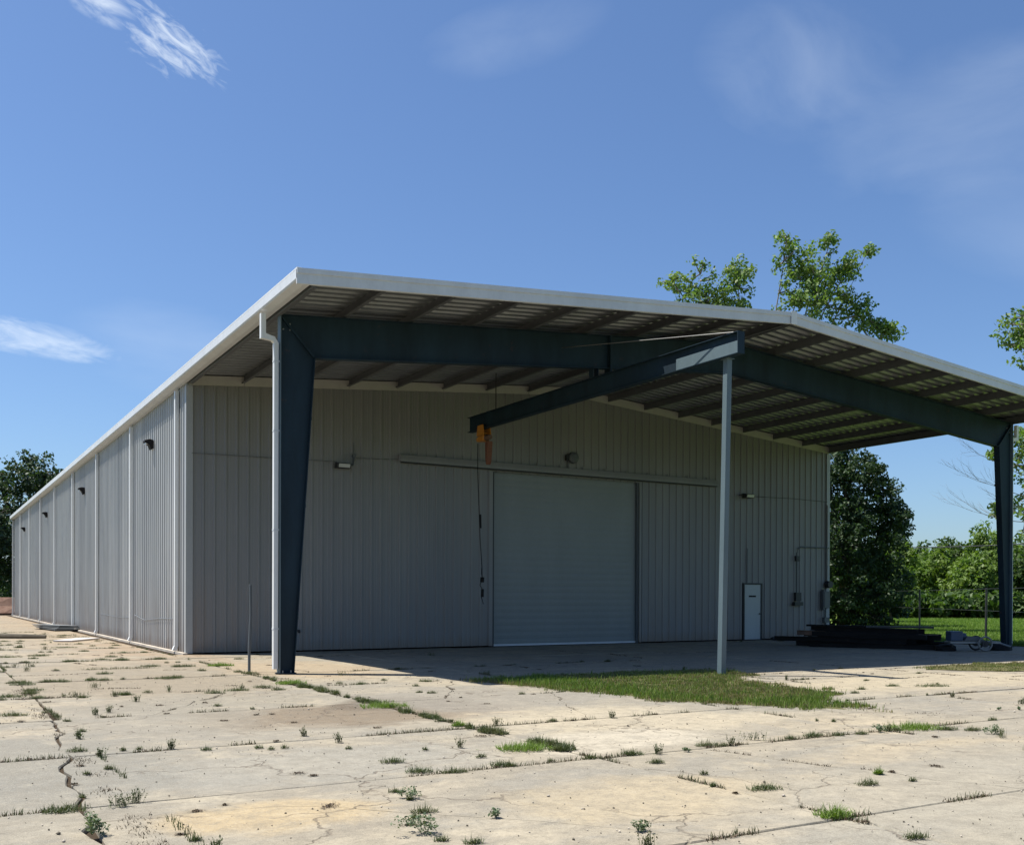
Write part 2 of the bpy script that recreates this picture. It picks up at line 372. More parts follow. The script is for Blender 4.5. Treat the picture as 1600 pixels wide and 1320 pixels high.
apron = thing('concrete_apron', (0, 0, 0), kind='structure')
def jag(p, q, amp, step=0.22, seed=0):
    """jagged line p -> q (points after p, q excluded)"""
    n = max(1, int((Vector(q)-Vector(p)).length/step)); pts = []
    d = (Vector(q)-Vector(p)); nrm = Vector((-d.y, d.x)).normalized()
    r = random.Random(seed)
    for i in range(1, n):
        t = i/n; s = p[0]+d.x*t, p[1]+d.y*t
        o = amp*(noise.noise(Vector((s[0]*1.3, s[1]*1.3, seed)))*1.4 + r.uniform(-.5, .5))
        pts.append((s[0]+nrm.x*o, s[1]+nrm.y*o))
    return pts
def outline(corners, seed, amp=0.010):
    pts = []
    for i, c in enumerate(corners):
        nx = corners[(i+1) % len(corners)]; pts.append(c); pts += jag(c, nx, amp, 0.25, seed+i)
    return pts
def slab(pts, z, tilt):
    if sum(pts[i][0]*pts[(i+1) % len(pts)][1]-pts[(i+1) % len(pts)][0]*pts[i][1] for i in range(len(pts))) < 0: pts = pts[::-1]
    cx = sum(p[0] for p in pts)/len(pts); cy = sum(p[1] for p in pts)/len(pts)
    b = MB(); n = len(pts)
    Z = lambda p: z + tilt[0]*(p[0]-cx) + tilt[1]*(p[1]-cy)
    for p in pts:
        d = Vector((cx-p[0], cy-p[1])).normalized()*0.012
        b.v += [(p[0], p[1], -0.05), (p[0], p[1], Z(p)-0.012), (p[0]+d.x, p[1]+d.y, Z(p))]
    b.f.append(tuple(i*3+2 for i in range(n)))
    for i in range(n):
        j = (i+1) % n
        b.f += [(i*3, j*3, j*3+1, i*3+1), (i*3+1, j*3+1, j*3+2, i*3+2)]
    return b.build('slab', 'concrete', apron)
def xj(x, y):
    # the left joint wanders where the slabs have cracked along it
    if abs(x+4.65) > .1: return x
    for (a, da), (c_, dc) in zip(((-40, -.75), (-20.4, -.55), (-17.6, -.36), (-13, 0), (90, 0)), ((-20.4, -.55), (-17.6, -.36), (-13, 0), (90, 0), (91, 0))):
        if a <= y <= c_: return x + da + (dc-da)*(y-a)/(c_-a)
    return x
XJ = [-13.05, -8.85, -4.65, -0.45, 3.75, 7.95, 12.15, 16.35, 20.55, 24.75]
YJ = [-31.6, -28.6, -25.6, -22.6, -19.56, -16.95, -13.75, -10.75, -7.6, -4.7, -1.7, 0.0]
YL = YJ[:-1] + [1.3 + 3.0*k for k in range(20)]
GR = [(2.55, -11.15), (3.0, -12.46), (3.43, -15.2), (4.0, -16.4), (4.5, -17.2), (5.1, -18.15), (5.5, -17.6), (5.6, -16.8), (6.6, -16.2), (7.1, -15.6), (7.0, -14.2), (7.35, -13.1), (8.35, -12.35), (8.5, -11.3), (5.5, -10.9)]
def inpoly(x, y, P):
    c = False
    for i in range(len(P)):
        x1, y1 = P[i]; x2, y2 = P[i-1]
        if (y1 > y) != (y2 > y) and x < (x2-x1)*(y-y1)/(y2-y1)+x1: c = not c
    return c
gap = 0.012
CRACKS = []
sid = 0
rs = random.Random(11)
for ix in range(len(XJ)-1):
    ys = YL if XJ[ix+1] <= -0.4 else YJ
    for iy in range(len(ys)-1):
        x0, x1, y0, y1 = XJ[ix]+gap, XJ[ix+1]-gap, ys[iy]+gap, ys[iy+1]-gap
        if ix == 0 and y0 > -10: continue
        sid += 7
        far = y0 > 14
        tilt = (rs.uniform(-.0012, .0012), rs.uniform(-.0015, .0015)); z = rs.uniform(-.006, .006)
        C4 = [(xj(XJ[ix], y0)+gap, y0), (xj(XJ[ix+1], y0)-gap, y0), (xj(XJ[ix+1], y1)-gap, y1), (xj(XJ[ix], y1)+gap, y1)]
        near_crack = y1 < -12 and (abs(XJ[ix]+4.65) < .1 or abs(XJ[ix+1]+4.65) < .1)
        # the grass hollow eats the corner of four slabs
        if ix in (4, 5) and iy in (5, 6): pass
        pieces = [C4]
        if abs(x0+4.65) < .1 and abs(y0+22.6) < .1:      # diagonal crack traced on the ground
            cr = [(xj(-4.65, -20.02)+gap, -20.02), (-3.9, -20.2), (-3.58, -20.35), (-3.15, -20.86), (-2.4, -21.62), (-1.88, -22.3), (-1.7, y0)]
            A = [C4[0]] + [(x, y-0.008) for x, y in cr[::-1]]
            B = [(x+0.004, y+0.004) for x, y in cr] + C4[1:]
            pieces = [A, B]
        elif not far and not near_crack and rs.random() < 0.7:
            a = rs.uniform(.25, .75); b2 = rs.uniform(.2, .8)
            if rs.random() < 0.5:
                p, q = (x0+(x1-x0)*a, y0), (x0+(x1-x0)*b2, y1)
                mid = jag(p, q, 0.10, 0.22, sid); line = [p]+mid+[q]
                A = [(x0, y0)] + [(x-.003, y) for x, y in line] + [(x0, y1)]
                B = [(x1, y0), (x1, y1)] + [(x+.003, y) for x, y in line[::-1]]
            else:
                p, q = (x0, y0+(y1-y0)*a), (x1, y0+(y1-y0)*b2)
                mid = jag(p, q, 0.10, 0.22, sid); line = [p]+mid+[q]
                A = [(x0, y0), (x1, y0)] + [(x, y-.003) for x, y in line[::-1]]
                B = [(x, y+.003) for x, y in line] + [(x1, y1), (x0, y1)]
            pieces = [A, B]; CRACKS.append(line)
        for k, pc in enumerate(pieces):
            pts = outline(pc, sid+k, 0.014) if len(pc) == 4 else pc
            if y1 < -12:                                # both lips of the old crack wander together
                q_ = []
                for (x, y) in pts:
                    if abs(x - xj(-4.65, y)) < .06:
                        x = xj(-4.65, y) + (gap+.006)*(1 if x > xj(-4.65, y) else -1) + .13*noise.noise(Vector((0, y*1.5, 3))) + .07*noise.noise(Vector((0, y*5, 7)))
                    q_.append((x, y))
                pts = q_
            slab(pts, z + k*rs.uniform(-.004, .004), tilt)
# concrete beyond the last joint, beyond the frame
# foundation lip under the metal walls
for (a, b2, c, d) in ((-0.14, -0.02, -0.14, 57.4),):
    o = box('foundation_lip', 'stone', apron, a, b2, c, d, -0.02, 0.045)

# turf in the hollow: soil skin plus blades
def skin(P, z, name, mat, kind='structure', dome=0.02):
    b = MB(); cx = sum(p[0] for p in P)/len(P); cy = sum(p[1] for p in P)/len(P)
    pts = []
    for i, p in enumerate(P):
        q = P[(i+1) % len(P)]; pts.append(p); pts += jag(p, q, 0.10, 0.2, i)
    n = len(pts)
    for p in pts: b.v.append((p[0], p[1], z))
    for p in pts: b.v.append((cx+(p[0]-cx)*.93, cy+(p[1]-cy)*.93, z+dome))
    b.f.append(tuple(range(n, 2*n)))
    for i in range(n): b.f.append((i, (i+1) % n, n+(i+1) % n, n+i))
    return tag(b.build(name, mat), kind=kind)
skin([(3.9+(x-3.9)*.95, y) if 0 else ((x*.90+5.0*.10), (y*.92-14*.08)) for x, y in GR], 0.004, 'turf_ground', 'turf_soil')
GR2 = [(12.9, -13.2), (13.9, -14.2), (15.2, -14.9), (18, -15.2), (22, -15), (24, -13.6), (20, -13.0), (16, -12.8), (14, -12.7)]
skin(GR2, 0.012, 'turf_ground', 'turf_soil')
def blades(name, pts, hts, wid, mat, lean=0.5, parent=None, kind='stuff', curve=True):
    """one triangle pair per blade, pts (n,3)"""
    n = len(pts); th = rng.uniform(0, 2*np.pi, n); ph = rng.uniform(0, 2*np.pi, n); le = rng.uniform(0.1, lean, n)*hts
    sx = np.cos(th)*wid; sy = np.sin(th)*wid; dx = np.cos(ph)*le; dy = np.sin(ph)*le
    V = np.zeros((n, 5, 3), np.float32)
    V[:, 0] = pts + np.stack([-sx, -sy, np.zeros(n)], 1); V[:, 1] = pts + np.stack([sx, sy, np.zeros(n)], 1)
    mid = pts + np.stack([dx*.35, dy*.35, hts*.6], 1)
    V[:, 2] = mid + np.stack([sx, sy, np.zeros(n)], 1)*.7; V[:, 3] = mid - np.stack([sx, sy, np.zeros(n)], 1)*.7
    V[:, 4] = pts + np.stack([dx, dy, hts], 1)
    me_v = V.reshape(-1, 3); b = np.arange(n)[:, None]*5
    F = np.concatenate([b+np.array([[0, 1, 2]]), b+np.array([[0, 2, 3]]), b+np.array([[3, 2, 4]])])
    o = np_mesh(name, me_v, F, mat, parent, 3)
    if kind: o['kind'] = kind
    return o
def scatter(P, n, edge=0.0, dens=None):
    P = np.array(P); lo = P.min(0)-edge; hi = P.max(0)+edge; outp = []
    while len(outp) < n:
        x = rng.uniform(lo[0], hi[0]); y = rng.uniform(lo[1], hi[1])
        jx = x + noise.noise(Vector((x*1.5, y*1.5, 0)))*.45; jy = y + noise.noise(Vector((x*1.5, y*1.5, 5)))*.45
        jx += noise.noise(Vector((x*6, y*6, 1)))*.35 + rng.normal()*.07; jy += noise.noise(Vector((x*6, y*6, 8)))*.35 + rng.normal()*.07
        if inpoly(jx, jy, P.tolist()) and (dens is None or rng.random() < dens(x, y)): outp.append((x, y, 0.015))
    return np.array(outp)
dn = lambda x, y: max(0.04, min(1.0, 0.62 + 1.1*noise.noise(Vector((x*.9, y*.9, 2))) + 1.3*noise.noise(Vector((x*3.5, y*3.5, 4)))))
p = scatter(GR, 60000, 0.4, dn); blades('turf_grass', p, rng.uniform(0.02, 0.055, len(p))*(0.7+0.6*rng.random(len(p))), 0.006, 'turf')
p = scatter(GR, 9000, 0.5, dn); blades('turf_grass', p, rng.uniform(0.02, 0.06, len(p)), 0.004, 'dry')
p = scatter(GR, 7000, 0.4, lambda x, y: 1.0 if (x < 4.3 or y < -16.4) else 0.15); blades('turf_grass', p, rng.uniform(0.05, 0.12, len(p)), 0.006, 'blade_bright')
p = scatter(GR2, 14000, 0.2, dn); blades('turf_grass', p, rng.uniform(0.03, 0.06, len(p)), 0.007, 'turf')

# ================================================================== WAREHOUSE
W_ = 24.5; LEN = 57.3; CAN = -9.84; ZE = 7.50; SL = 0.0824
def roofz(x): return ZE + SL*(x if x <= W_/2 else W_-x)
wh = thing('warehouse', (0, 0, 0), 'long pale grey metal warehouse with open canopy over its front end', 'warehouse')
RIB = 0.3048
def rib_profile(a, b, big=False):
    """(s, depth) points of a trapezoid-ribbed sheet between a and b"""
    pts = [(a, None), (b, None)]; k0 = int(math.floor(a/RIB))-1; k1 = int(math.ceil(b/RIB))+1
    brk = []
    for k in range(k0, k1+1):
        c = k*RIB + 0.10
        if big: brk += [(c-0.085, 0), (c-0.045, 0.062), (c+0.045, 0.062), (c+0.085, 0)]; continue
        brk += [(c-0.045, 0), (c-0.022, 0.037), (c+0.022, 0.037), (c+0.045, 0),
                (c+0.105, 0), (c+0.113, 0.005), (c+0.123, 0), (c+0.180, 0), (c+0.188, 0.005), (c+0.198, 0)]
    def h(s):
        for (p, q), (p2, q2) in zip(brk, brk[1:]):
            if p <= s <= p2: return q + (q2-q)*(s-p)/(p2-p) if p2 > p else q
        return 0
    res = [(a, h(a))] + [(s, d) for s, d in brk if a+1e-4 < s < b-1e-4] + [(b, h(b))]
    return res
def sheet(a, b, zlo, zhi, put, mat='wall', name='wall_panel', lap=0.0015):
    pr = rib_profile(a, b); m = MB()
    for s, d in pr: m.v += [put(s, d, zlo(s)), put(s, d, zhi(s))]
    for i in range(len(pr)-1): m.f.append((2*i, 2*i+2, 2*i+3, 2*i+1))
    return m.build(name, mat, wh)
def front(s, d, z): return (s, -d, z)
PW = RIB*3
def split(a, b, step=PW):
    k = math.floor(a/step+1e-6); xs = [a]
    while (k+1)*step < b-0.05: k += 1; xs.append(k*step)
    return [v for i, v in enumerate(xs) if i == 0 or v-xs[0] > 0.05] + [b]
DX0, DX1, DZ = 9.37, 15.17, 5.52
for (a, b, zl) in ((0.0, DX0, 0.04), (DX0, DX1, DZ), (DX1, 20.0, 0.04), (20.0, 20.94, 2.12), (20.94, W_, 0.04)):
    xs = split(a, b)
    for p0, p1 in zip(xs, xs[1:]):
        sheet(p0, p1, lambda s: zl, lambda s: roofz(s)-0.03, front)
# long side walls: every panel alike, shared mesh
def side_panels(xw, sgn):
    base = None; n = int(LEN/PW)
    for k in range(n):
        if base is None:
            base = sheet(0, PW, lambda s: 0.04, lambda s: ZE-0.06, lambda s, d, z: (-sgn*d, s, z), 'sunlit_wall'); o = base
        else:
            o = base.copy(); COL.objects.link(o)
        o.location = (xw, k*PW, 0)
    return n*PW
LW = side_panels(0.0, 1); side_panels(W_, -1)
MB().box(0.05, W_-.05, LEN-.1, LEN-.02, 0.04, 7.4).build('back_wall', 'wall', wh)
MB().prism([(0.05, 7.4), (W_-.05, 7.4), (W_/2, roofz(W_/2)-.1)], 'y', LEN-.1, LEN-.02).build('gable', 'wall', wh)
# roof sheets, each spanning eave to ridge
LR = LEN-CAN; rn = int(LR/PW)+1
pr = rib_profile(0, PW, True)
for side in (0, 1):
    m = MB(); xa, xb = (-0.25, W_/2) if side == 0 else (W_+0.25, W_/2)
    za, zb = ZE-0.25*SL, roofz(W_/2)
    for s, d in pr: m.v += [(xa, s, za+d-0.012), (xb, s, zb+d-0.012)]
    for i in range(len(pr)-1): m.f.append((2*i, 2*i+2, 2*i+3, 2*i+1))
    base = m.build('roof_panel', 'roof', wh); base.location = (0, CAN, 0)
    for k in range(1, rn):
        o = base.copy(); COL.objects.link(o); o.location = (0, CAN+k*PW, 0)
# fascia along the front rake (folded: face, top lip, return)
for side in (0, 1):
    def fx(t): return (-0.29 + t*(W_/2+0.29)) if side == 0 else (W_+0.29 - t*(W_/2+0.29))
    m = MB(); A = (fx(0), roofz(0)-0.29*SL); Bq = (fx(1), roofz(W_/2))
    def pt(q, y, dz): return (q[0], y, q[1]+dz)
    prof = [(CAN-0.03, -0.235), (CAN-0.055, -0.225), (CAN-0.055, -0.05), (CAN-0.075, -0.04), (CAN-0.075, 0.055), (CAN+0.16, 0.062), (CAN+0.16, 0.045), (CAN-0.02, 0.035), (CAN-0.02, -0.235)]
    n = len(prof)
    for q in (A, Bq):
        for (y, dz) in prof: m.v.append(pt(q, y, dz))
    for i in range(n): m.f.append((i, (i+1) % n, n+(i+1) % n, n+i))
    m.f += [tuple(range(n)), tuple(range(n, 2*n))]
    m.build('rake_fascia', 'trim', wh)
    m = MB()
    for q in (A, Bq):
        for (y, dz) in [(LEN+0.02, -0.2), (LEN+0.06, -0.2), (LEN+0.06, 0.06), (LEN-0.1, 0.065), (LEN-0.1, 0.045), (LEN+0.02, 0.035)]: m.v.append(pt(q, y, dz))
    for i in range(6): m.f.append((i, (i+1) % 6, 6+(i+1) % 6, 6+i))
    m.f += [tuple(range(6)), tuple(range(6, 12))]
    m.build('rake_fascia', 'trim', wh)
# ridge cap
m = MB(); zr = roofz(W_/2)
m.prism([(W_/2-0.3, zr+0.012), (W_/2, zr+0.068), (W_/2+0.3, zr+0.012), (W_/2+0.3, zr+0.022), (W_/2, zr+0.085), (W_/2-0.3, zr+0.022)], 'y', CAN+0.17, LEN-0.12)
m.build('ridge_cap', 'trim', wh)
m = MB(); m.prism([(W_/2-0.10, zr-0.245), (W_/2-0.10, zr+0.070), (W_/2, zr+0.088), (W_/2+0.10, zr+0.070), (W_/2+0.10, zr-0.245), (W_/2, zr-0.24)], 'y', CAN-0.082, CAN-0.077); m.build('fascia_splice', 'trim_white', wh)
# gutters: face, lip and underside as a folded channel along both eaves
for side in (0, 1):
    s = -1 if side == 0 else 1; X = 0 if side == 0 else W_
    prof = [(0.02, -0.24), (0.13, -0.24), (0.27, -0.20), (0.29, -0.17), (0.29, -0.01), (0.275, -0.01), (0.275, -0.165), (0.255, -0.185), (0.13, -0.225), (0.03, -0.225), (0.03, -0.08), (0.02, -0.08)]
    m = MB(); n = len(prof)
    for y in (CAN-0.052, LEN+0.055):
        for (dx, dz) in prof: m.v.append((X+s*dx, y, ZE-0.02+dz+0.04))
    for i in range(n): m.f.append((i, (i+1) % n, n+(i+1) % n, n+i))
    m.build('gutter', 'trim', wh)
    m = MB(); m.box(X+s*0.24-0.045, X+s*0.24+0.045, CAN-0.05, LEN+.05, ZE+0.022, ZE+0.050); m.build('eave_flashing', 'trim_white', wh)
    # eave strut (C section) under the canopy
    m = MB(); a, b = sorted((X-s*0.02, X-s*0.035)); m.box(a, b, CAN+0.02, -0.04, ZE-0.26, ZE-0.03)
    a, b = sorted((X-s*0.035, X-s*0.115)); m.box(a, b, CAN+0.02, -0.04, ZE-0.26, ZE-0.248); m.box(a, b, CAN+0.02, -0.04, ZE-0.042, ZE-0.03)
    m.build('eave_strut', 'purlin', wh)
# purlins: Z sections
for side in (0, 1):
    for k in range(8):
        x = 1.5 + 1.53*k
        zt = roofz(x)-0.018; X = x if side == 0 else W_-x; s = 1 if side == 0 else -1
        m = MB(); t = 0.008
        m.box(min(X, X+s*t), max(X, X+s*t), CAN+0.02, 0.35, zt-0.20, zt)
        a, b = sorted((X+s*t, X+s*0.07)); m.box(a, b, CAN+0.02, 0.35, zt-t, zt)
        a, b = sorted((X, X-s*0.065)); m.box(a, b, CAN+0.02, 0.35, zt-0.20, zt-0.20+t)
        a, b = sorted((X-s*0.065, X-s*0.073)); m.box(a, b, CAN+0.02, 0.35, zt-0.20+t, zt-0.18)
        m.build('purlin', 'purlin', wh)
# white closure strip along the top of the front wall, cut between purlins
for side in (0, 1):
    xs = [0.0] + [1.5+1.53*k for k in range(8)] + [W_/2]
    for a, b in zip(xs, xs[1:]):
        a2, b2 = a+0.012, b-0.004
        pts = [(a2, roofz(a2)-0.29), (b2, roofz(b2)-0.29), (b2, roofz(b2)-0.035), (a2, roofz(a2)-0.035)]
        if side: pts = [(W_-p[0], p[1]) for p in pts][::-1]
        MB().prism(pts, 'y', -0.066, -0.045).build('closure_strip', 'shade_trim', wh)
# rigid frame under the canopy
FY = -7.68
def isec_pts(o_line, i_line): pass
for side in (0, 1):
    s = 1 if side == 0 else -1; X0 = 0.0 if side == 0 else W_
    fx_ = lambda x: X0 + s*x
    clip = MB()
    for z in (1.1, 3.4, 5.2): clip.box(min(fx_(0.37+z*.068), fx_(0.43+z*.068)), max(fx_(0.37+z*.068), fx_(0.43+z*.068)), FY+0.02, FY+0.09, z, z+.07)
    col = MB().prism([(fx_(x), z) for x, z in [(0.095, 0.0), (0.37, 0.0), (0.80, 6.47), (0.80, 7.20), (0.095, 7.20)]], 'y', FY-0.006, FY+0.006).build('column', 'frame', wh)
    a, b = sorted((fx_(0.08), fx_(0.095))); box('outer_flange', 'sunlit', col, a, b, FY-0.10, FY+0.10, 0.0, 7.24)
    MB().prism([(fx_(x), z) for x, z in [(0.37, 0), (0.385, 0), (0.815, 6.47), (0.80, 6.47)]], 'y', FY-0.10, FY+0.10).build('inner_flange', 'frame', col)
    a, b = sorted((fx_(0.05), fx_(0.42))); box('base_plate', 'frame', col, a, b, FY-0.13, FY+0.13, 0.004, 0.025)
    mb = MB()
    for bx_ in (0.14, 0.31): mb.tube([(fx_(bx_), FY-0.105, 0.02), (fx_(bx_), FY-0.105, 0.075)], 0.014, 6)
    mb.build('anchor_bolt', 'galv', col); clip.build('flange_clip', 'dark', col)
    zt = lambda x: roofz(x)-0.245
    raf = MB().prism([(fx_(x), z) for x, z in [(0.80, 6.47), (8.1, 7.13), (W_/2, 7.49), (W_/2, zt(W_/2)-.012), (0.095, zt(0.095)-.012), (0.095, 7.20), (0.80, 7.20)]], 'y', FY-0.0055, FY+0.0055).build('rafter', 'frame', wh)
    MB().prism([(fx_(x), z) for x, z in [(0.095, zt(.095)-.012), (W_/2, zt(W_/2)-.012), (W_/2, zt(W_/2)), (0.08, zt(.08))]], 'y', FY-0.10, FY+0.10).build('top_flange', 'frame', raf)
    MB().prism([(fx_(x), z) for x, z in [(0.80, 6.455), (8.1, 7.115), (W_/2, 7.475), (W_/2, 7.49), (8.1, 7.13), (0.80, 6.47)]], 'y', FY-0.10, FY+0.10).build('bottom_flange', 'frame', raf)
    MB().prism([(fx_(x), z) for x, z in [(0.11, 7.20), (0.145, 7.205), (0.81, 6.49), (0.785, 6.46)]], 'y', FY-0.085, FY+0.085).build('knee_stiffener', 'frame', raf)
    for xx in ((8.28,) if side == 0 else ()):
        MB().box(min(fx_(xx-.02), fx_(xx+.02)), max(fx_(xx-.02), fx_(xx+.02)), FY-0.125, FY+0.125, 6.96, zt(xx)-0.014).build('splice_plate', 'frame', raf)
    mb = MB()
    for (bx_, bz) in ((0.30, 7.10), (0.16, 6.98), (0.30, 6.98)): mb.tube([(fx_(bx_), FY-0.006, bz), (fx_(bx_), FY-0.03, bz)], 0.018, 6)
    mb.build('knee_bolt', 'galv', raf)
    # bolt heads on splice
# canopy downspouts with their offset box
for side in (0, 1):
    s = 1 if side == 0 else -1; X0 = 0.0 if side == 0 else W_
    def bxx(x0, x1): return sorted((X0+s*x0, X0+s*x1))
    m = MB(); y0, y1 = FY-0.04, FY+0.065
    a, b = bxx(-0.30, -0.20); m.box(a, b, y0, y1, 6.86, 7.24)
    pts = [(X0+s*-0.30, 6.86), (X0+s*-0.20, 6.86), (X0+s*-0.20, 6.845), (X0+s*-0.02, 6.80), (X0+s*0.06, 6.68), (X0+s*-0.03, 6.68), (X0+s*-0.08, 6.72), (X0+s*-0.30, 6.74)]
    m.prism(pts if s == 1 else pts[::-1], 'y', y0, y1)
    a, b = bxx(-0.03, 0.06); m.box(a, b, y0, y1, 0.10, 6.68)
    dsp = m.build('downspout', 'trim_white', wh)
    mb = MB()
    for z in (0.9, 2.9, 4.9, 6.3):
        a, b = bxx(-0.036, 0.079); mb.box(a, b, y0-.004, y1+.004, z, z+.03)
    mb.build('strap', 'trim', dsp)
# side downspouts with kick-out elbows
base = None
for y in (0.92, 7.78, 15.3, 22.6, 29.8, 37.0, 43.8, 50.4, 57.05):
    for X, s in ((0, -1), (W_, 1)):
        if s == 1 and y > 20: continue
        if s == -1:
            if base is None:
                m = MB(); m.box(-0.145, -0.045, -0.065, 0.065, 0.20, ZE-0.30)
                m.prism([(-0.145, 0.20), (-0.045, 0.20), (-0.10, 0.05), (-0.20, 0.08)], 'y', -0.065, 0.065)
                base = m.build('downspout', 'trim_white', wh); base.location = (0, y, 0)
            else:
                o = base.copy(); COL.objects.link(o); o.location = (0, y, 0)
        else:
            m = MB(); m.box(W_+0.045, W_+0.145, y-0.065, y+0.065, 0.20, ZE-0.30); m.build('downspout', 'trim_white', wh)
# corner trims
m = MB(); m.box(-0.05, 0.13, -0.052, -0.038, 0.03, ZE-0.30); m.box(-0.052, -0.038, -0.037, 0.13, 0.03, ZE-0.30); m.build('corner_trim', 'corner', wh)
m = MB(); m.box(W_-0.13, W_+0.05, -0.052, -0.038, 0.03, ZE-0.30); m.box(W_+0.038, W_+0.052, -0.037, 0.13, 0.03, ZE-0.30); m.build('corner_trim', 'corner', wh)
box('corner_trim', 'trim', wh, -0.052, -0.038, LEN-0.13, LEN, 0.03, ZE-0.30)

# roll-up door
rd = thing('roll_up_door', (0, 0, 0)); rd.parent = wh
ns = 26; sh = (DZ-0.02)/ns
m = MB(); h = sh; pr_ = [(0.0, 0.0), (0.002, 0.008), (0.005, h*0.5), (0.002, h-0.004), (0.001, h-0.0005)]
for x in (DX0+0.06, DX1-0.06):
    for d, z in pr_: m.v.append((x, -d, z))
for i in range(len(pr_)-1): m.f.append((i, i+1, i+6, i+5))
sl0 = m.build('slat', 'door', rd); sl0.location = (0, 0.10, 0.03)
for k in range(1, ns):
    o = sl0.copy(); COL.objects.link(o); o.location = (rs.uniform(-.003, .003), 0.10+rs.uniform(-.003, .003), 0.03+k*sh)
box('bottom_bar', 'trim', rd, DX0+0.05, DX1-0.05, 0.055, 0.09, 0.012, 0.075)
box('door_guide', 'dark', rd, DX0+0.0, DX0+0.075, 0.0, 0.09, 0.0, DZ)
box('door_guide', 'grey', rd, DX1-0.065, DX1-0.0, 0.0, 0.09, 0.0, DZ)
box('jamb_trim', 'wall', wh, DX0-0.14, DX0-0.002, -0.060, -0.040, 0.03, DZ)
box('jamb_trim', 'wall', wh, DX1+0.002, DX1+0.09, -0.060, -0.040, 0.03, DZ)
m = MB(); m.prism([(-0.055, 5.60), (-0.20, 5.60), (-0.20, 5.66), (-0.17, 5.80), (-0.055, 5.82)], 'x', 6.14, 18.67)
m.build('door_track', 'wall', wh)
box('track_lip', 'dark', wh, 6.2, 18.6, -0.185, -0.06, 5.565, 5.597)
m = MB()
for k in range(14): m.box(6.5+k*0.9, 6.56+k*0.9, -0.066, -0.040, 5.822, 5.90)
m.build('track_bracket', 'wall', wh)

# personnel door
pdo = thing('door', (20.47, 0, 0)); pdo.parent = wh
box('door_leaf', 'white', pdo, -0.41, 0.41, -0.045, 0.0, 0.03, 2.06, 0.003)
m = MB(); m.box(-0.47, -0.415, -0.075, 0.02, 0.02, 2.12); m.box(0.415, 0.47, -0.075, 0.02, 0.02, 2.12); m.box(-0.415, 0.415, -0.075, 0.02, 2.065, 2.12); m.build('door_frame', 'dark', pdo)
box('door_sign', 'black', pdo, -0.19, 0.17, -0.05, -0.0455, 1.60, 1.66)
m = MB(); m.tube([(0.34, -0.045, 0.98), (0.34, -0.10, 0.98)], 0.022, 8); m.tube([(0.34, -0.10, 0.98), (0.34, -0.13, 0.98)], 0.03, 10); m.build('door_knob', 'dark', pdo)
MB().box(20.18, 20.21, -0.062, -0.036, 2.14, 3.4).build('conduit', 'grey', wh)

# conduits, boxes and meter on the right of the front wall
m = MB(); m.tube([(22.73, -0.075, 1.7), (22.73, -0.075, 3.3), (22.80, -0.075, 3.46), (22.95, -0.075, 3.53), (24.48, -0.075, 3.53)], 0.026, 8); m.build('conduit', 'grey', wh)
box('junction_box', 'dark', wh, 22.63, 22.83, -0.15, -0.05, 2.98, 3.18, 0.01)
m = MB(); m.box(22.60, 22.88, -0.17, -0.05, 1.45, 1.78); m.box(22.52, 22.96, -0.19, -0.05, 1.28, 1.42); m.build('switch_box', 'dark', wh)
m = MB(); m.box(24.1, 24.40, -0.22, -0.05, 1.18, 1.84); m.box(24.06, 24.16, -0.20, -0.05, 1.10, 1.9); m.build('breaker_box', 'grey', wh, 0.01)
m = MB(); m.tube([(24.38, -0.05, 2.10), (24.38, -0.26, 2.10)], 0.14, 14); m.build('electric_meter', 'dark', wh)
m = MB(); m.tube([(24.38, -0.08, 2.2), (24.38, -0.08, 5.2)], 0.024, 8); m.build('conduit', 'wall', wh)
m = MB(); m.tube([(24.30, -0.08, 1.1), (24.30, -0.08, 0.55), (24.30, -0.2, 0.5)], 0.022, 8); m.box(24.15, 24.42, -0.18, -0.05, 0.62, 0.82); m.build('service_box', 'grey', wh)
# thin wiring runs
m = MB(); m.tube([(0.1, -0.052, 5.40), (2.2, -0.052, 5.43), (4.2, -0.052, 5.46)], 0.009, 6); m.tube([(4.8, -0.052, 5.60), (6.1, -0.052, 5.66)], 0.008, 6); m.build('wire_run', 'grey', wh)
m = MB(); m.tube([(20.3, -0.052, 5.33), (22.4, -0.052, 5.36), (24.4, -0.052, 5.33)], 0.010, 6); m.build('wire_run', 'dark', wh)
m = MB(); m.tube([(-0.052, 1.2, 0.93), (-0.05, 3.4, 0.90), (-0.052, 5.6, 0.80), (-0.05, 7.4, 0.94)], 0.010, 6); m.tube([(-0.052, 8.2, 0.84), (-0.05, 11, 0.80), (-0.052, 14.6, 0.86)], 0.008, 6); m.build('wire_run', 'galv', wh)
m = MB(); m.tube([(3.05, -0.04, 0.60), (3.05, -0.13, 0.60), (3.05, -0.16, 0.55)], 0.035, 8); m.build('hose_bib', 'dark', wh)

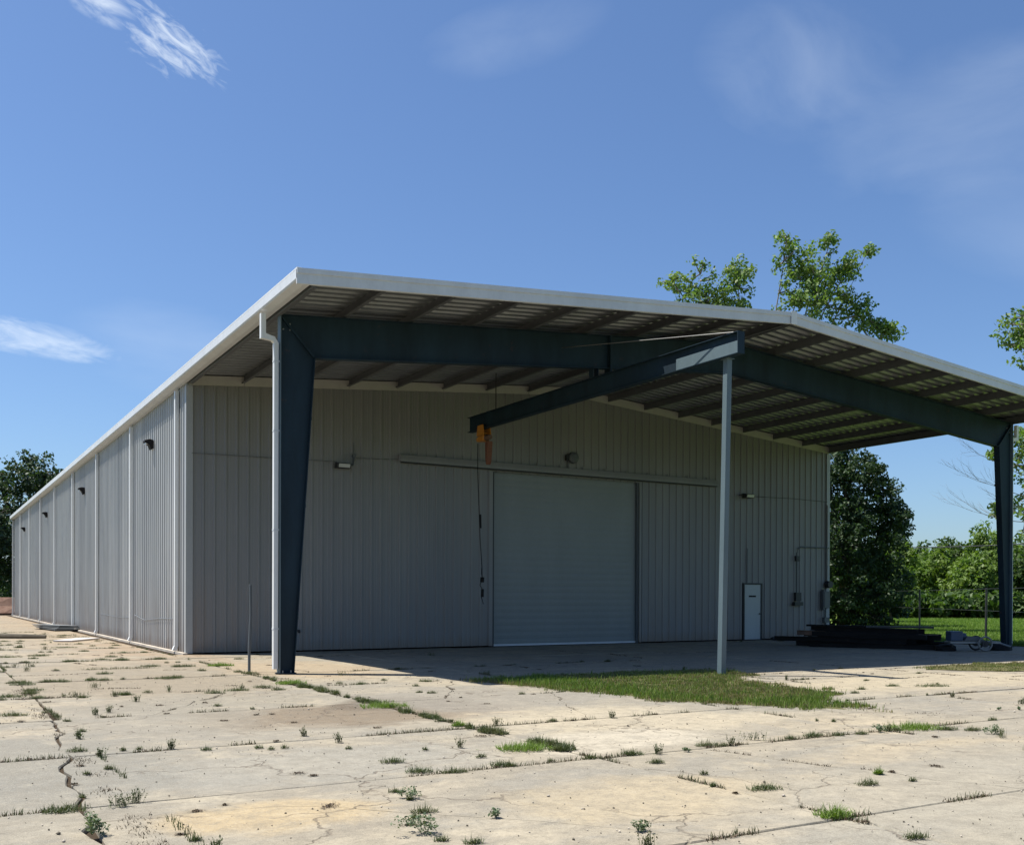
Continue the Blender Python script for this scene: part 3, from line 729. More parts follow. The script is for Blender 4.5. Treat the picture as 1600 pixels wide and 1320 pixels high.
# ------------------------------------------------------------------ lamps on the walls
def flood(x, y, z, rz, label, arm):
    t = thing('flood_light', (x, y, z), label, 'wall light', 'flood lights on the front wall', rz=rz)
    m = MB(); m.prism([(-0.30, -0.07), (-0.34, 0.06), (-0.12, 0.10), (-0.10, -0.07)], 'x', -0.21, 0.21); m.build('housing', 'dark', t, 0.008)
    m = MB(); m.prism([(-0.315, -0.055), (-0.348, 0.045), (-0.355, 0.045), (-0.322, -0.055)], 'x', -0.17, 0.17); m.build('lens', 'glass', t)
    m = MB(); m.box(-0.05, 0.05, -0.10, -0.045, -0.05, 0.07); m.build('mount_plate', 'grey', t)
    if arm:
        m = MB(); m.tube([(0.21, -0.2, 0.02), (0.33, -0.12, 0.06), (0.38, -0.08, 0.20), (0.38, -0.07, 0.33)], 0.03, 8); m.build('conduit_elbow', 'grey', t)
        m = MB(); m.tube([(0.38, -0.03, 0.34), (0.38, -0.13, 0.34)], 0.055, 10); m.tube([(0.38, -0.05, 0.40), (0.38, -0.05, 0.72)], 0.012, 6); m.build('photocell', 'grey', t)
    return t
flood(4.32, 0, 5.33, 0, 'boxy flood light with frosted lens and bent conduit, left end of front wall', True)
t2 = flood(20.08, 0, 5.31, 0, 'dark flood light on front wall just right of the slim lone post', False)
m = MB(); m.tube([(0.22, -0.18, 0.03), (0.34, -0.10, 0.02), (0.36, -0.05, 0.02)], 0.022, 8); m.tube([(-0.22, -0.15, 0.06), (-0.34, -0.08, 0.04)], 0.02, 8); m.build('conduit_elbow', 'dark', t2)
t = thing('alarm_bell', (12.36, 0, 6.16), 'round grey bell shaped fitting above the roll-up door', 'bell')
m = MB(); m.tube([(0, -0.045, 0), (0, -0.10, 0), (0, -0.20, 0), (0, -0.235, 0)], [0.08, 0.19, 0.18, 0.10], 16); m.build('bell_dome', 'grey', t, smooth=False)
m = MB(); m.box(-0.26, -0.13, -0.14, -0.045, -0.09, 0.08); m.tube([(-0.19, -0.06, -0.09), (-0.19, -0.06, -0.34)], 0.015, 6); m.build('back_box', 'dark', t)
def wallpack(y, z, label, shared=None):
    if shared is None:
        t = thing('wall_lamp', (0, y, z), label, 'wall light', 'black lamps high on the long side wall')
        m = MB(); m.prism([(-0.045, -0.16), (-0.045, 0.10), (-0.16, 0.12), (-0.30, 0.08), (-0.30, 0.02), (-0.17, -0.06), (-0.11, -0.20)], 'y', -0.14, 0.14); m.build('hood', 'lampblack', t, 0.01)
        m = MB(); m.box(-0.27, -0.19, -0.11, 0.11, -0.035, 0.012); m.build('lens', 'glass', t)
        return t
    c = copy_tree(shared); c.location = (0, y, z); c['label'] = label; return c
wl = wallpack(4.45, 6.22, 'black wall lamp nearest the front corner on the long side wall')
wallpack(19.2, 6.12, 'second black wall lamp back along the long side wall', wl)
wallpack(33.9, 6.10, 'third black wall lamp back along the long side wall', wl)
wallpack(47.6, 6.05, 'smallest, farthest black wall lamp near the back of the side wall', wl)

# ------------------------------------------------------------------ hoist runway on its post
t = thing('hoist_runway', (7.85, 0, 0), 'dark blue overhead hoist beam resting on a slim sunlit steel post at its outer end', 'crane beam')
yb0, yb1 = -12.72, -1.35; zb0, zb1 = 6.42, 6.86
m = MB(); m.box(-0.006, 0.006, yb0, yb1, zb0+0.014, zb1-0.014); m.build('beam_web', 'frame', t)
m = MB(); m.box(-0.09, 0.09, yb0, yb1, zb1-0.014, zb1); m.build('top_flange', 'frame', t)
m = MB(); m.box(-0.09, 0.09, yb0, yb1, zb0, zb0+0.014); m.build('bottom_flange', 'frame', t)
m = MB(); m.box(-0.086, -0.074, yb0-0.002, -10.85, zb0+0.002, zb1-0.19); m.build('sunlit_web_strip', 'sunlit', t)  # added strip, its pale colour stands for sun on the lower web
m = MB(); m.box(-0.09, 0.09, yb0-0.014, yb0-0.002, zb0, zb1); m.build('end_plate', 'frame', t)
pts = [(-0.02, -12.24), (0.09, -12.24)]
m = MB(); hw = 0.062
for (x, y, z) in ((-0.03, -12.24, 0.02), (0.10, -12.24, zb0-0.012)):
    m.v += [(x-hw, y-hw, z), (x+hw, y-hw, z), (x+hw, y+hw, z), (x-hw, y+hw, z)]
m.f += [(0, 1, 5, 4), (1, 2, 6, 5), (2, 3, 7, 6), (3, 0, 4, 7), (4, 5, 6, 7)]
m.build('post', 'sunlit', t)
box('base_plate', 'sunlit', t, -0.14, 0.08, -12.35, -12.13, 0.0, 0.02)
box('cap_plate', 'sunlit', t, -0.0, 0.20, -12.34, -12.14, zb0-0.012, zb0-0.001)
m = MB(); m.box(-0.08, -0.068, FY-0.09, FY+0.09, zb1, 7.12); m.box(0.068, 0.08, FY-0.09, FY+0.09, zb1, 7.12); m.build('hanger', 'frame', t)
m = MB(); m.tube([(-0.05, -12.62, 6.86), (-1.02, FY-0.14, 7.44)], 0.010, 6); m.build('brace_rod', 'rod', t)
m = MB(); m.tube([(0.0, -2.9, 6.87), (0.0, -2.9, 7.9)], 0.015, 6); m.build('hanger_rod', 'dark', t)
# hoist
t = thing('chain_hoist', (7.85, -2.2, 6.42), 'orange electric chain hoist with chain bag and dangling pendant under the beam', 'hoist')
m = MB()
for s in (-1, 1):
    m.prism([(-0.22, -0.20), (0.22, -0.20), (0.16, 0.10), (-0.16, 0.10)], 'x', s*0.115-0.008, s*0.115+0.008)
m.tube([(-0.12, 0, -0.12), (0.12, 0, -0.12)], 0.03, 8); m.build('trolley', 'orange', t)
for sx in (-1, 1):
    for sy in (-1, 1):
        MB().tube([(sx*0.10, sy*0.12, 0.06), (sx*0.045, sy*0.12, 0.06)], 0.055, 12).build('trolley_wheel', 'dark', t)
m = MB(); m.box(-0.11, 0.11, -0.16, 0.20, -0.36, -0.19); m.build('hoist_body', 'orange', t, 0.03)
m = MB(); m.tube([(0, -0.16, -0.28), (0, -0.20, -0.28), (0, -0.21, -0.28), (0, -0.38, -0.28)], [0.09, 0.09, 0.075, 0.07], 14); m.build('hoist_motor', 'rust', t)
m = MB(); m.tube([(0, 0.20, -0.27), (0, 0.34, -0.27)], [0.085, 0.07], 14); m.build('gear_cover', 'orange', t)
m = MB(); m.prism([(-0.40, -0.40), (-0.20, -0.40), (-0.21, -0.90), (-0.26, -1.08), (-0.33, -0.98)], 'x', -0.08, 0.08); m.build('chain_bag', 'bronze', t, 0.02)
cab = MB(); cpts = [(0, 0.36, -0.38), (0, 0.36, -1.2), (0.01, 0.30, -2.2), (0.0, 0.20, -3.2), (0.02, 0.12, -4.0), (0.0, 0.08, -4.25)]
cab.tube(cpts, 0.012, 6); cab.build('pendant_cable', 'black', t)
m = MB(); m.tube([(0.02, 0.23, -2.45), (0.02, 0.21, -2.85)], 0.028, 6); m.build('cable_splice', 'black', t)
m = MB(); m.tube([(0, 0.10, -4.0), (0.03, 0.16, -4.18), (0, 0.05, -4.32), (-0.03, 0.15, -4.5), (0.02, 0.02, -4.7), (0, 0.12, -4.85), (0, 0.0, -5.05)], 0.012, 6)
m.tube([(0, 0.06, -4.28), (0, 0.08, -4.42)], 0.06, 8); m.tube([(0, 0.05, -4.62), (0, 0.06, -4.85)], 0.045, 8); m.build('pendant_control', 'black', t)

# ------------------------------------------------------------------ small things on the ground
t = thing('steel_pole', (-0.31, -6.97, 0), 'thin slightly bent bare steel pole standing left of the canopy column', 'pole')
MB().tube([(0, 0, 0), (0.0, 0, 0.5), (0.03, 0, 1.2), (0.02, 0, 1.80)], 0.030, 8).build('pipe', 'grey', t)
MB().tube([(0.02, 0, 1.80), (0.02, 0, 1.815)], 0.034, 8).build('pipe_cap', 'galv', t)
def lump(name, verts_n, size, mat, loc, rz, label, cat, group=None, thick=0.04):
    pass
t = thing('sheet_metal_stack', (-0.75, 22.6, 0), 'low stack of grey metal sheets lying by the foot of the side wall', 'metal sheets', rz=0.1)
for k in range(4):
    m = MB(); m.box(-0.55, 0.42, -2.2+k*.2, 1.8-k*.1, 0.05+k*0.05, 0.075+k*0.05); o = m.build('metal_sheet', 'galv' if k % 2 else 'grey', t); o.rotation_euler = (0.0, 0.01*k, 0.06*k)
m = MB(); m.box(-0.5, 0.3, -1.9, -1.8, 0.0, 0.05); m.box(-0.5, 0.3, 1.2, 1.3, 0.0, 0.05); m.build('bearer', 'wood', t)
o = MB().box(-0.32, 0.32, -1.1, 1.1, 0, 0.05).build('white_board', 'board', bevel=0.006); o.location = (-1.45, 10.2, 0.012); o.rotation_euler = (0, 0, -0.55)
tag(o, 'long off-white board lying flat on the concrete near the side wall', 'board')
o = MB().tube([(-1.2, 0, 0.08), (-0.4, 0.1, 0.09), (0.5, 0.0, 0.08), (1.3, 0.08, 0.07)], [0.08, 0.1, 0.095, 0.07], 8).build('old_log', 'wood'); o.location = (-3.4, 13.0, 0); o.rotation_euler = (0, 0, -0.5)
tag(o, 'dark weathered log lying across the weedy concrete on the left', 'log')

# pile of black steel beams under the right end of the canopy
def beam(L, kind, mat='black'):
    m = MB(); h, b = (0.15, 0.13) if kind else (0.13, 0.15); t = 0.012
    if kind < 2:
        m.box(-b/2, b/2, -L/2, L/2, 0, t); m.box(-b/2, b/2, -L/2, L/2, h-t, h); m.box(-t/2, t/2, -L/2, L/2, t, h-t)
    else:
        m.box(-b/2, b/2, -L/2, L/2, 0, h)
    return m
rp = random.Random(5)
# pile lies about square to the view: long axis runs right and slightly toward the camera
pc = Vector((20.2, -5.4, 0)); pa = Vector((0.42, -0.907, 0)); pz = math.atan2(pa.y, pa.x) - math.pi/2
n_lay = [(0.0, 9), (0.155, 8), (0.31, 6), (0.465, 3)]
names = ['lowest layer', 'second layer', 'third layer', 'top layer']
for li, (z, n) in enumerate(n_lay):
    for k in range(n):
        Lb = rp.uniform(2.4, 4.7); o = beam(Lb, rp.choice([0, 1, 1, 2])).build('steel_beam', 'black' if rp.random() < .93 else 'rust')
        off = (k-(n-1)/2)*0.24
        nrm = Vector((-pa.y, pa.x, 0))
        p = pc + nrm*off + pa*rp.uniform(-.55, .55); o.location = (p.x, p.y, z+0.008); o.rotation_euler = (rp.uniform(-.012, .012)*li, 0, pz+rp.uniform(-.07, .07)*(1+li*.8))
        tag(o, 'dark steel beam in the %s of the pile under the canopy' % names[li], 'steel beam', 'dark steel beams in the %s' % names[li])
for k, (dx, z, rz) in enumerate(((1.1, 0.63, 0.25), (-0.9, 0.63, -0.12), (1.75, 0.16, 0.35))):
    o = MB().box(-0.12, 0.12, -1.0, 1.0, 0, 0.06).build('scrap_plank', 'black' if k else 'dark'); p = pc + pa*dx; o.location = (p.x, p.y, z); o.rotation_euler = (0, 0, pz+rz)
    tag(o, ['grey scrap plate askew on the near right of the steel pile', 'grey timber lying on top at the left of the steel pile', 'timber sticking out low from the right end of the steel pile'][k], 'plank')
# small cart with one pale-rimmed wheel and a motor
t = thing('engine_cart', (20.95, -8.75, 0), 'low cart with dark motor box and one pale rimmed wheel, beside the steel pile', 'cart', rz=-0.53)
m = MB(); m.box(-0.75, 0.75, -0.22, -0.16, 0.24, 0.30); m.box(-0.75, 0.75, 0.16, 0.22, 0.24, 0.30); m.box(-0.75, -0.69, -0.16, 0.16, 0.24, 0.30); m.box(0.69, 0.75, -0.16, 0.16, 0.24, 0.30); m.tube([(0.75, 0, 0.27), (1.15, 0, 0.14)], 0.025, 6); m.build('cart_frame', 'galv', t)
m = MB(); m.box(-0.72, -0.36, -0.2, 0.2, 0.31, 0.60); m.tube([(-0.36, 0, 0.45), (-0.2, 0, 0.45)], 0.10, 10); m.build('motor', 'motor', t, 0.02)
m = MB(); m.prism([(-0.30, 0.31), (0.30, 0.31), (0.22, 0.42), (-0.2, 0.46)], 'y', -0.14, 0.14); m.build('pump', 'grey', t, 0.01)
for sy in (-1, 1):
    wv = MB(); 
    wv.v = []; wv.f = []
    nn_ = 24; 
    for i in range(nn_):
        a = 2*math.pi*i/nn_
        for j in range(6):
            b_ = 2*math.pi*j/6; rr = 0.20+0.028*math.cos(b_)
            wv.v.append((0.25+rr*math.cos(a), sy*0.30+0.035*math.sin(b_), 0.235+rr*math.sin(a)))
    for i in range(nn_):
        for j in range(6):
            wv.f.append((i*6+j, ((i+1) % nn_)*6+j, ((i+1) % nn_)*6+(j+1) % 6, i*6+(j+1) % 6))
    wh_ = thing('wheel', (0, 0, 0)); wh_.parent = t
    wv.build('tyre', 'rim' if sy < 0 else 'rubber', wh_, smooth=True)
    m = MB(); m.tube([(0.25, sy*0.28, 0.235), (0.25, sy*0.32, 0.235)], 0.10, 14); m.tube([(0.25, sy*0.22, 0.235), (0.25, sy*0.34, 0.235)], 0.03, 8); m.build('hub', 'dark', wh_)
rk = random.Random(8)
def rock(name, s, loc, mat, label=None, cat=None, group=None):
    bm = bmesh.new(); bmesh.ops.create_icosphere(bm, subdivisions=2, radius=1)
    for v in bm.verts:
        v.co *= 1+0.35*noise.noise(v.co*1.4+Vector(loc)); v.co.x *= s[0]; v.co.y *= s[1]; v.co.z *= s[2]
    me = bpy.data.meshes.new(name); bm.to_mesh(me); bm.free(); me.materials.append(MT[mat]); o = bpy.data.objects.new(name, me); COL.objects.link(o); o.location = loc
    return tag(o, label, cat, group)
rock('rubble_heap', (0.34, 0.3, 0.16), (20.55, -8.15, 0.05), 'black', 'small black heap between the steel pile and the wheeled cart', 'scrap heap')
rock('rubble_heap', (0.38, 0.3, 0.17), (22.1, -8.9, 0.05), 'black', 'small black heap between the wheeled cart and the right canopy column', 'scrap heap')
rock('floor_valve', (0.16, 0.12, 0.09), (21.3, -0.35, 0.03), 'dark', 'small dark lump on the slab just right of the white door', 'scrap')

# fence posts on the lawn
t = thing('wire_fence', (35.8, 4.4, 0), 'thin post and wire fence on the lawn beyond the canopy', 'fence')
fd = Vector((-6.15, -7.7, 0)); fd2 = fd
tops = []
for k in (-2, -1, 0, 1, 2):
    p = fd*k; hh = 2.0
    MB().tube([(p.x, p.y, -0.06), (p.x+0.03*k, p.y, hh)], 0.045, 8).build('post', 'dark', t); tops.append(Vector((p.x, p.y, 0)))
for z in (1.95, 1.1):
    m = MB(); m.tube([(q.x, q.y, z) for q in tops], 0.012, 5); m.build('wire', 'dark', t)

# power line with poles
P1 = Vector((66, 40, 0)); P2 = Vector((56, -12, 0))
for k, (p, lb) in enumerate(((P1, 'wooden utility pole among the trees behind the big dark cedar'), (P2, 'wooden utility pole beyond the right edge of the lawn'))):
    t = thing('utility_pole', (p.x, p.y, -0.06), lb, 'utility pole')
    MB().tube([(0, 0, 0), (0, 0, 7.0)], [0.14, 0.10], 10).build('pole_shaft', 'wood', t)
    MB().box(-0.06, 0.06, -0.8, 0.8, 6.4, 6.52).build('crossarm', 'wood', t)
m = MB(); pts = []
for i in range(25):
    u = i/24; q = P1.lerp(P2, u); pts.append((q.x, q.y, 6.6-1.15*4*u*(1-u)))
m.tube(pts, 0.045, 6); tag(m.build('power_cable', 'dark'), 'sagging power cable strung across the gap above the far trees', 'cable')

# ================================================================== TREES
CR = Vector((math.cos(YAW), -math.sin(YAW), 0))       # only used to orient the crowns' long side
def leaf_cloud(centres, radii, per, size, flat=0.7):
    """quads scattered round clump centres -> (V, F)"""
    n = int(per.sum()); C_ = np.repeat(centres, per, 0); R_ = np.repeat(radii, per)
    d = rng.normal(size=(n, 3)); d /= np.linalg.norm(d, axis=1)[:, None]
    P = C_ + d*(R_*rng.uniform(0.25, 1.0, n)**0.6)[:, None]*np.array([1, 1, flat])
    nrm = d*0.8 + rng.normal(size=(n, 3))*0.7 + np.array([0, 0, 0.5]); nrm /= np.linalg.norm(nrm, axis=1)[:, None]
    a = np.cross(nrm, rng.normal(size=(n, 3))); a /= np.linalg.norm(a, axis=1)[:, None]; b = np.cross(nrm, a)
    s = size*rng.uniform(0.6, 1.35, n)[:, None]; a *= s; b *= s*0.62
    V = np.stack([P-a, P-b*0.9+a*0.1+nrm*s*.12, P+a, P+b*0.9+a*0.1+nrm*s*.12], 1).reshape(-1, 3)
    F = np.arange(n*4).reshape(-1, 4); return V, F
def tree(name, label, cat, loc, trunk_h, ell, nclump, clump_r, per, leaf, size, bark='bark', group=None, trunk_r=0.25, shell=0.45, rz=-YAW, twigs=True, bare=0, seed=0, limb_k=1.0):
    """ell: list of ellipsoids (cx, cy, cz, rx, ry, rz, weight) in the tree's own frame"""
    global rng
    keep = rng; rng = np.random.default_rng(seed+100); r = random.Random(seed)
    t = thing(name, (loc[0], loc[1], -0.06), label, cat, group, rz=rz)
    E = np.array(ell, float); wts = E[:, 6]/E[:, 6].sum()
    idx = rng.choice(len(E), nclump, p=wts)
    d = rng.normal(size=(nclump, 3)); d /= np.linalg.norm(d, axis=1)[:, None]
    rad = rng.uniform(0, 1, nclump)**shell
    lum = np.array([1 + 0.28*noise.noise(Vector(v)*1.7 + Vector((seed, 0, 0))) + 0.15*noise.noise(Vector(v)*4 + Vector((seed, 3, 0))) for v in d])
    cen = E[idx, :3] + d*E[idx, 3:6]*(rad*lum)[:, None]
    cen[:, 2] = np.maximum(cen[:, 2], 0.25)
    cr = clump_r*rng.uniform(0.55, 1.3, nclump)
    pr_ = np.maximum(3, (per*(cr/clump_r)**2*rng.uniform(0.6, 1.2, nclump)).astype(int))
    V, F = leaf_cloud(cen, cr, pr_, size)
    np_mesh('crown', V, F, leaf, t)
    # trunk, one limb per ellipsoid, twigs from limb to clumps
    m = MB(); top = Vector((r.uniform(-.2, .2), 0, trunk_h))
    tr = [Vector((0, 0, 0)), Vector((0.02, 0, trunk_h*.3)), Vector((r.uniform(-.1, .1), 0, trunk_h*.7)), top]
    m.tube(tr, [trunk_r*1.3, trunk_r, trunk_r*.85, trunk_r*.7], 9)
    limbs = []
    for e in ell:
        c = Vector(e[:3]); tip = c + Vector((0, 0, e[5]*.6)); a = tr[2].lerp(top, r.uniform(.2, 1))
        mid = a.lerp(c, .5) + Vector((r.uniform(-.3, .3), r.uniform(-.3, .3), -0.1*e[5]))
        pts = [a, mid, c, tip]; lf_ = limb_k; m.tube(pts, [trunk_r*.5*lf_, trunk_r*.34*lf_, trunk_r*.14*lf_, trunk_r*.03*lf_], 6)
        for s in range(9): 
            u = s/8; q = a.lerp(mid, u*3) if u < 1/3 else (mid.lerp(c, u*3-1) if u < 2/3 else c.lerp(tip, u*3-2)); limbs.append(q)
    if twigs:
        LP = np.array([tuple(q) for q in limbs])
        for k in range(0, nclump, 1 if nclump < 500 else 3):
            c = cen[k]; dd = ((LP-c)**2).sum(1) + 0.6*np.maximum(0, LP[:, 2]-c[2])**2*4; q = limbs[int(dd.argmin())]; c = Vector(c)
            m.tube([q, q.lerp(c, .5)+Vector((0, 0, -.06*(c-q).length)), c], [trunk_r*.13, trunk_r*.09, trunk_r*.03], 4, cap=False)
    for k in range(bare):
        a = Vector((0, 0, trunk_h*r.uniform(.5, .9)))
    m.build('trunk', bark, t, smooth=True)
    rng = keep; return t
def at(px, d):                                         # ground point at distance d in image column px, for laying out the far trees
    x = (px-800)/1566.3*d
    return (-6.177 + x*math.cos(YAW) + d*math.sin(YAW), -27.57 - x*math.sin(YAW) + d*math.cos(YAW))
# tall open tree showing over the roof
tree('tall_tree', 'tall open-crowned tree with bright leaves showing above the canopy roof', 'tree', at(1203, 48), 11.0,
     [(-3.4, 0, 16.2, 1.2, 1.2, 1.5, 3.4), (-2.4, .5, 15.2, 1.9, 1.6, 1.0, 4.6), (-1.75, -.3, 16.9, .8, .9, 1.3, 2.6), (-4.7, 0, 16.7, .9, .6, .45, 1.0), (-0.9, 0, 14.8, 1.0, .8, .6, 1.4),
      (1.6, .2, 17.4, 1.5, 1.2, 1.0, 3.6), (0.7, 0, 18.3, .7, .5, .9, 1.1), (2.1, 0, 16.0, 2.0, 1.6, 1.5, 6.4), (3.7, .2, 17.4, .8, .6, .8, 1.5), (2.7, -.3, 18.5, .4, .4, .5, 0.5), (4.6, 0, 18.2, .5, .3, .3, 0.5), (4.2, 0, 15.4, .9, .7, .8, 1.4), (5.0, 0, 14.5, 1.3, .8, .5, 1.5), (5.6, 0, 14.4, .6, .5, .6, .8), (0.2, 0, 15.0, .7, .7, .5, .8),
      (2.2, .8, 13.4, 2.9, 2.2, 1.6, 4.0), (-3, .5, 13.2, 2.4, 2, 1.5, 3.0)],
     760, 0.36, 24, 'leaf_tall', 0.10, 'barkpale', trunk_r=0.34, seed=3, shell=0.5, limb_k=0.32)
# right-hand tree reaching into the frame
tree('tall_tree', 'leafy tree at the right edge, seen above and behind the right canopy column', 'tree', at(1668, 48), 7.0,
     [(-2.0, 0, 14.2, 1.5, 1.2, 1.5, 3.5), (0.4, 0, 13.6, 2.4, 2, 2.2, 5), (-0.6, 0, 8.0, 2.3, 2, 1.6, 4.2), (-1.5, 0, 9.3, 1.4, 1.2, 1.0, 2.2), (1.6, 0, 10, 2.5, 2, 2.5, 4), (-3.3, 0, 5.9, .5, .5, .6, 0.7), (-3.4, 0, 8.6, .35, .4, .4, 0.35), (-1.6, 0, 5.6, 1.4, 1.0, 1.2, 1.9)],
     460, 0.38, 26, 'leaf_tall', 0.11, 'barkpale', trunk_r=0.3, seed=9, shell=0.5, limb_k=0.5)
# bare twiggy tree between column and sky
x, y = at(1600, 44)
t = thing('bare_tree', (x, y, -0.06), 'leafless thin branches reaching left from behind the right column', 'tree', rz=-YAW)
m = MB(); rb = random.Random(2)
def branch(p, d, L, r0, lev):
    pts = [p]; q = p.copy(); dd = d.copy()
    for k in range(6):
        dd = (dd + Vector((rb.uniform(-.12, .12), rb.uniform(-.12, .12), rb.uniform(-.10, .14)))).normalized(); q = q + dd*L/6; pts.append(q.copy())
        if lev < 3 and k > 0 and rb.random() < .75:
            branch(q.copy(), (dd + Vector((rb.uniform(-.5, .3), rb.uniform(-.5, .5), rb.uniform(-.35, .65)))).normalized(), L*rb.uniform(.35, .6), r0*.5, lev+1)
    m.tube(pts, [r0*(1-.8*i/6) for i in range(7)], 5, cap=False)
m.tube([(0.6, 0, 0), (0.5, 0, 3), (0.2, 0, 6), (0.1, 0, 9)], [.16, .14, .10, .04], 8)
for z, dx, dz, L in ((5.0, -1, .12, 2.3), (6.1, -1, .22, 2.6), (7.0, -1, .30, 2.3), (5.6, -.9, .2, 1.6)): branch(Vector((0.1, 0, z)), Vector((dx, rb.uniform(-.2, .2), dz)).normalized(), L, .020, 0)
m.build('branches', 'barkpale', t)
# big dark cedar right behind the building corner
tree('cedar_tree', 'large dense dark evergreen tree beside the right front corner of the warehouse', 'tree', at(1318, 56), 5.0,
     [(0.3, 0, 1.0, 3.2, 2.4, 1.1, 3.5), (0.0, 0, 2.6, 3.2, 2.8, 2.4, 6), (0.1, 0, 4.8, 3.3, 2.8, 2.2, 6), (0.6, 0, 6.6, 2.8, 2.4, 1.8, 4), (0.0, 0, 8.4, 2.2, 1.8, 1.4, 2.6), (-0.9, 0, 9.2, 1.3, 1.2, 1.0, 1.2), (2.7, 0, 5.8, 1.1, 1.2, 1.3, 1.4), (2.2, 0, 7.6, 1.0, 1, .8, .8), (1.9, 0, 2.6, 1.8, 1.6, 1.6, 2), (1.3, 0, 8.9, .5, .5, .7, .4), (-0.3, 0, 10.1, .5, .5, .7, .4)],
     1200, 0.42, 44, 'leaf_dark', 0.10, seed=5, shell=0.33, trunk_r=0.3, twigs=True)
tree('fruit_tree', 'young leafy tree standing on the lawn edge just right of the cedar', 'tree', at(1392, 66), 2.0,
     [(0, 0, 2.8, 1.9, 1.6, 1.9, 3), (-1.2, 0, 1.8, 1.2, 1.2, 1.3, 1.5), (0.6, 0, 4.4, .9, .9, .9, .8)], 240, 0.42, 30, 'leaf_mid', 0.13, seed=6, shell=.4, trunk_r=.12)
# wood edge beyond the lawn
spec = [(1345, 92, 7.6, 3.4, 'leaf_mid2'), (1410, 92, 5.8, 2.6, 'leaf_mid'), (1428, 100, 7.4, 2.8, 'leaf_mid2'), (1462, 88, 6.2, 2.5, 'leaf_mid'), (1500, 95, 7.4, 3.0, 'leaf_mid2'), (1512, 84, 5.4, 2.2, 'leaf_mid'), (1545, 90, 8.2, 3.0, 'leaf_mid'), (1590, 92, 7.9, 3.2, 'leaf_mid'), (1612, 84, 6.2, 2.4, 'leaf_mid2'), (1650, 90, 8.5, 3.4, 'leaf_mid'), (1710, 88, 8.0, 3.2, 'leaf_mid2'), (1290, 96, 8.0, 3.4, 'leaf_mid')]
lab = ['deep green tree largely hidden behind the dark cedar', 'rounded bright green tree just right of the dark cedar', 'tallest deep green crown in the notch right of the cedar', 'bright green low tree in the middle of the wood edge, right of the notch', 'dark green tree in the wood edge between two bright ones, behind the hedge tree', 'lower front bright tree of the wood edge, left of the right canopy column', 'tall bright tree just left of the right canopy column', 'bright tree showing right of the right canopy column', 'dark low tree at foot of the right canopy column, far behind', 'bright tree at the right edge of the far wood', 'dark tree past the right end of the far wood', 'bright tree hidden behind the warehouse corner at the wood edge']
for i, (px, d, h, r_, lf) in enumerate(spec):
    rr = random.Random(i); x, y = at(px, d)
    ell = [(0, 0, h*.42, r_, r_, h*.40, 5), (rr.uniform(-1, 1), 0, h*.70, r_*.65, r_*.7, h*.24, 2.5), (rr.uniform(-2, 2), -.8, h*.30, r_*.7, r_*.6, h*.26, 2), (rr.uniform(-1.6, 1.6), -.5, h*.62, r_*.5, r_*.5, h*.2, 1.5), (rr.uniform(-1.6, 1.6), 0, h*.86, r_*.3, r_*.3, h*.14, .6)]
    tree('broadleaf_tree', lab[i], 'tree', (x, y), h*.55, ell, 300, 0.62, 34, lf, 0.17, group='trees along the far edge of the lawn', seed=20+i, shell=.35, trunk_r=.14, twigs=False)
# left trees behind the far end of the building
tree('oak_tree', 'big dark broadleaf tree rising behind the far left end of the warehouse', 'tree', at(38, 96), 8.0,
     [(0.6, 0, 13.2, 2.6, 2.4, 2.3, 4), (-2.4, 0, 12.2, 1.8, 1.8, 1.8, 2), (-0.4, 0, 9.6, 3.4, 3, 2.4, 5), (2.4, 0, 12.2, 1.5, 1.5, 1.5, 1.6), (1.5, 0, 7, 3, 3, 2.4, 3), (-2.6, 0, 6.6, 2.4, 2.4, 2.2, 3), (-1, 0, 3.6, 3, 2.4, 2.6, 3.4)],
     620, 0.62, 30, 'leaf_blue', 0.17, seed=41, shell=.42, trunk_r=.35)
tree('oak_tree', 'second dark tree cut by the left edge of the picture', 'tree', at(-45, 92), 7.0,
     [(0, 0, 10.2, 3.2, 3, 2.6, 4), (1.4, 0, 7.2, 3, 3, 2.6, 4), (0, 0, 4, 3.4, 3, 3, 5)], 480, 0.62, 30, 'leaf_blue', 0.17, seed=42, shell=.42, trunk_r=.3)
# woodland masses far off, one object each
def wood(name, cols, d0, d1, h, n, lf, seed):
    global rng
    keep = rng; rng = np.random.default_rng(seed); cen = []
    for k in range(n):
        px = rng.uniform(*cols); d = rng.uniform(d0, d1); x, y = at(px, d); hh = h*(0.75+0.4*noise.noise(Vector((x*.11, y*.11, seed))))
        cen.append((x, y, rng.uniform(0.1, 1)**.6*hh))
    cen = np.array(cen); V, F = leaf_cloud(cen, rng.uniform(.5, 1.2, n), rng.integers(14, 30, n), 0.26)
    tag(np_mesh(name, V, F, lf), kind='stuff', label='distant dark green woodland closing the view', cat=None); rng = keep
wood('woodland', (1180, 2000), 104, 122, 7.6, 2600, 'leaf_mid2', 7)
wood('woodland', (-500, 60), 108, 124, 7.0, 1300, 'leaf_blue', 8)
wood('undergrowth', (1330, 1760), 78, 86, 1.9, 900, 'leaf_mid2', 9)
# earth mound at the far left
x, y = at(2, 84); o = rock('earth_mound', (3.6, 2.6, 1.35), (x, y, 0.1), 'mound', 'reddish brown earth mound at the far end of the concrete, left edge', 'earth mound')
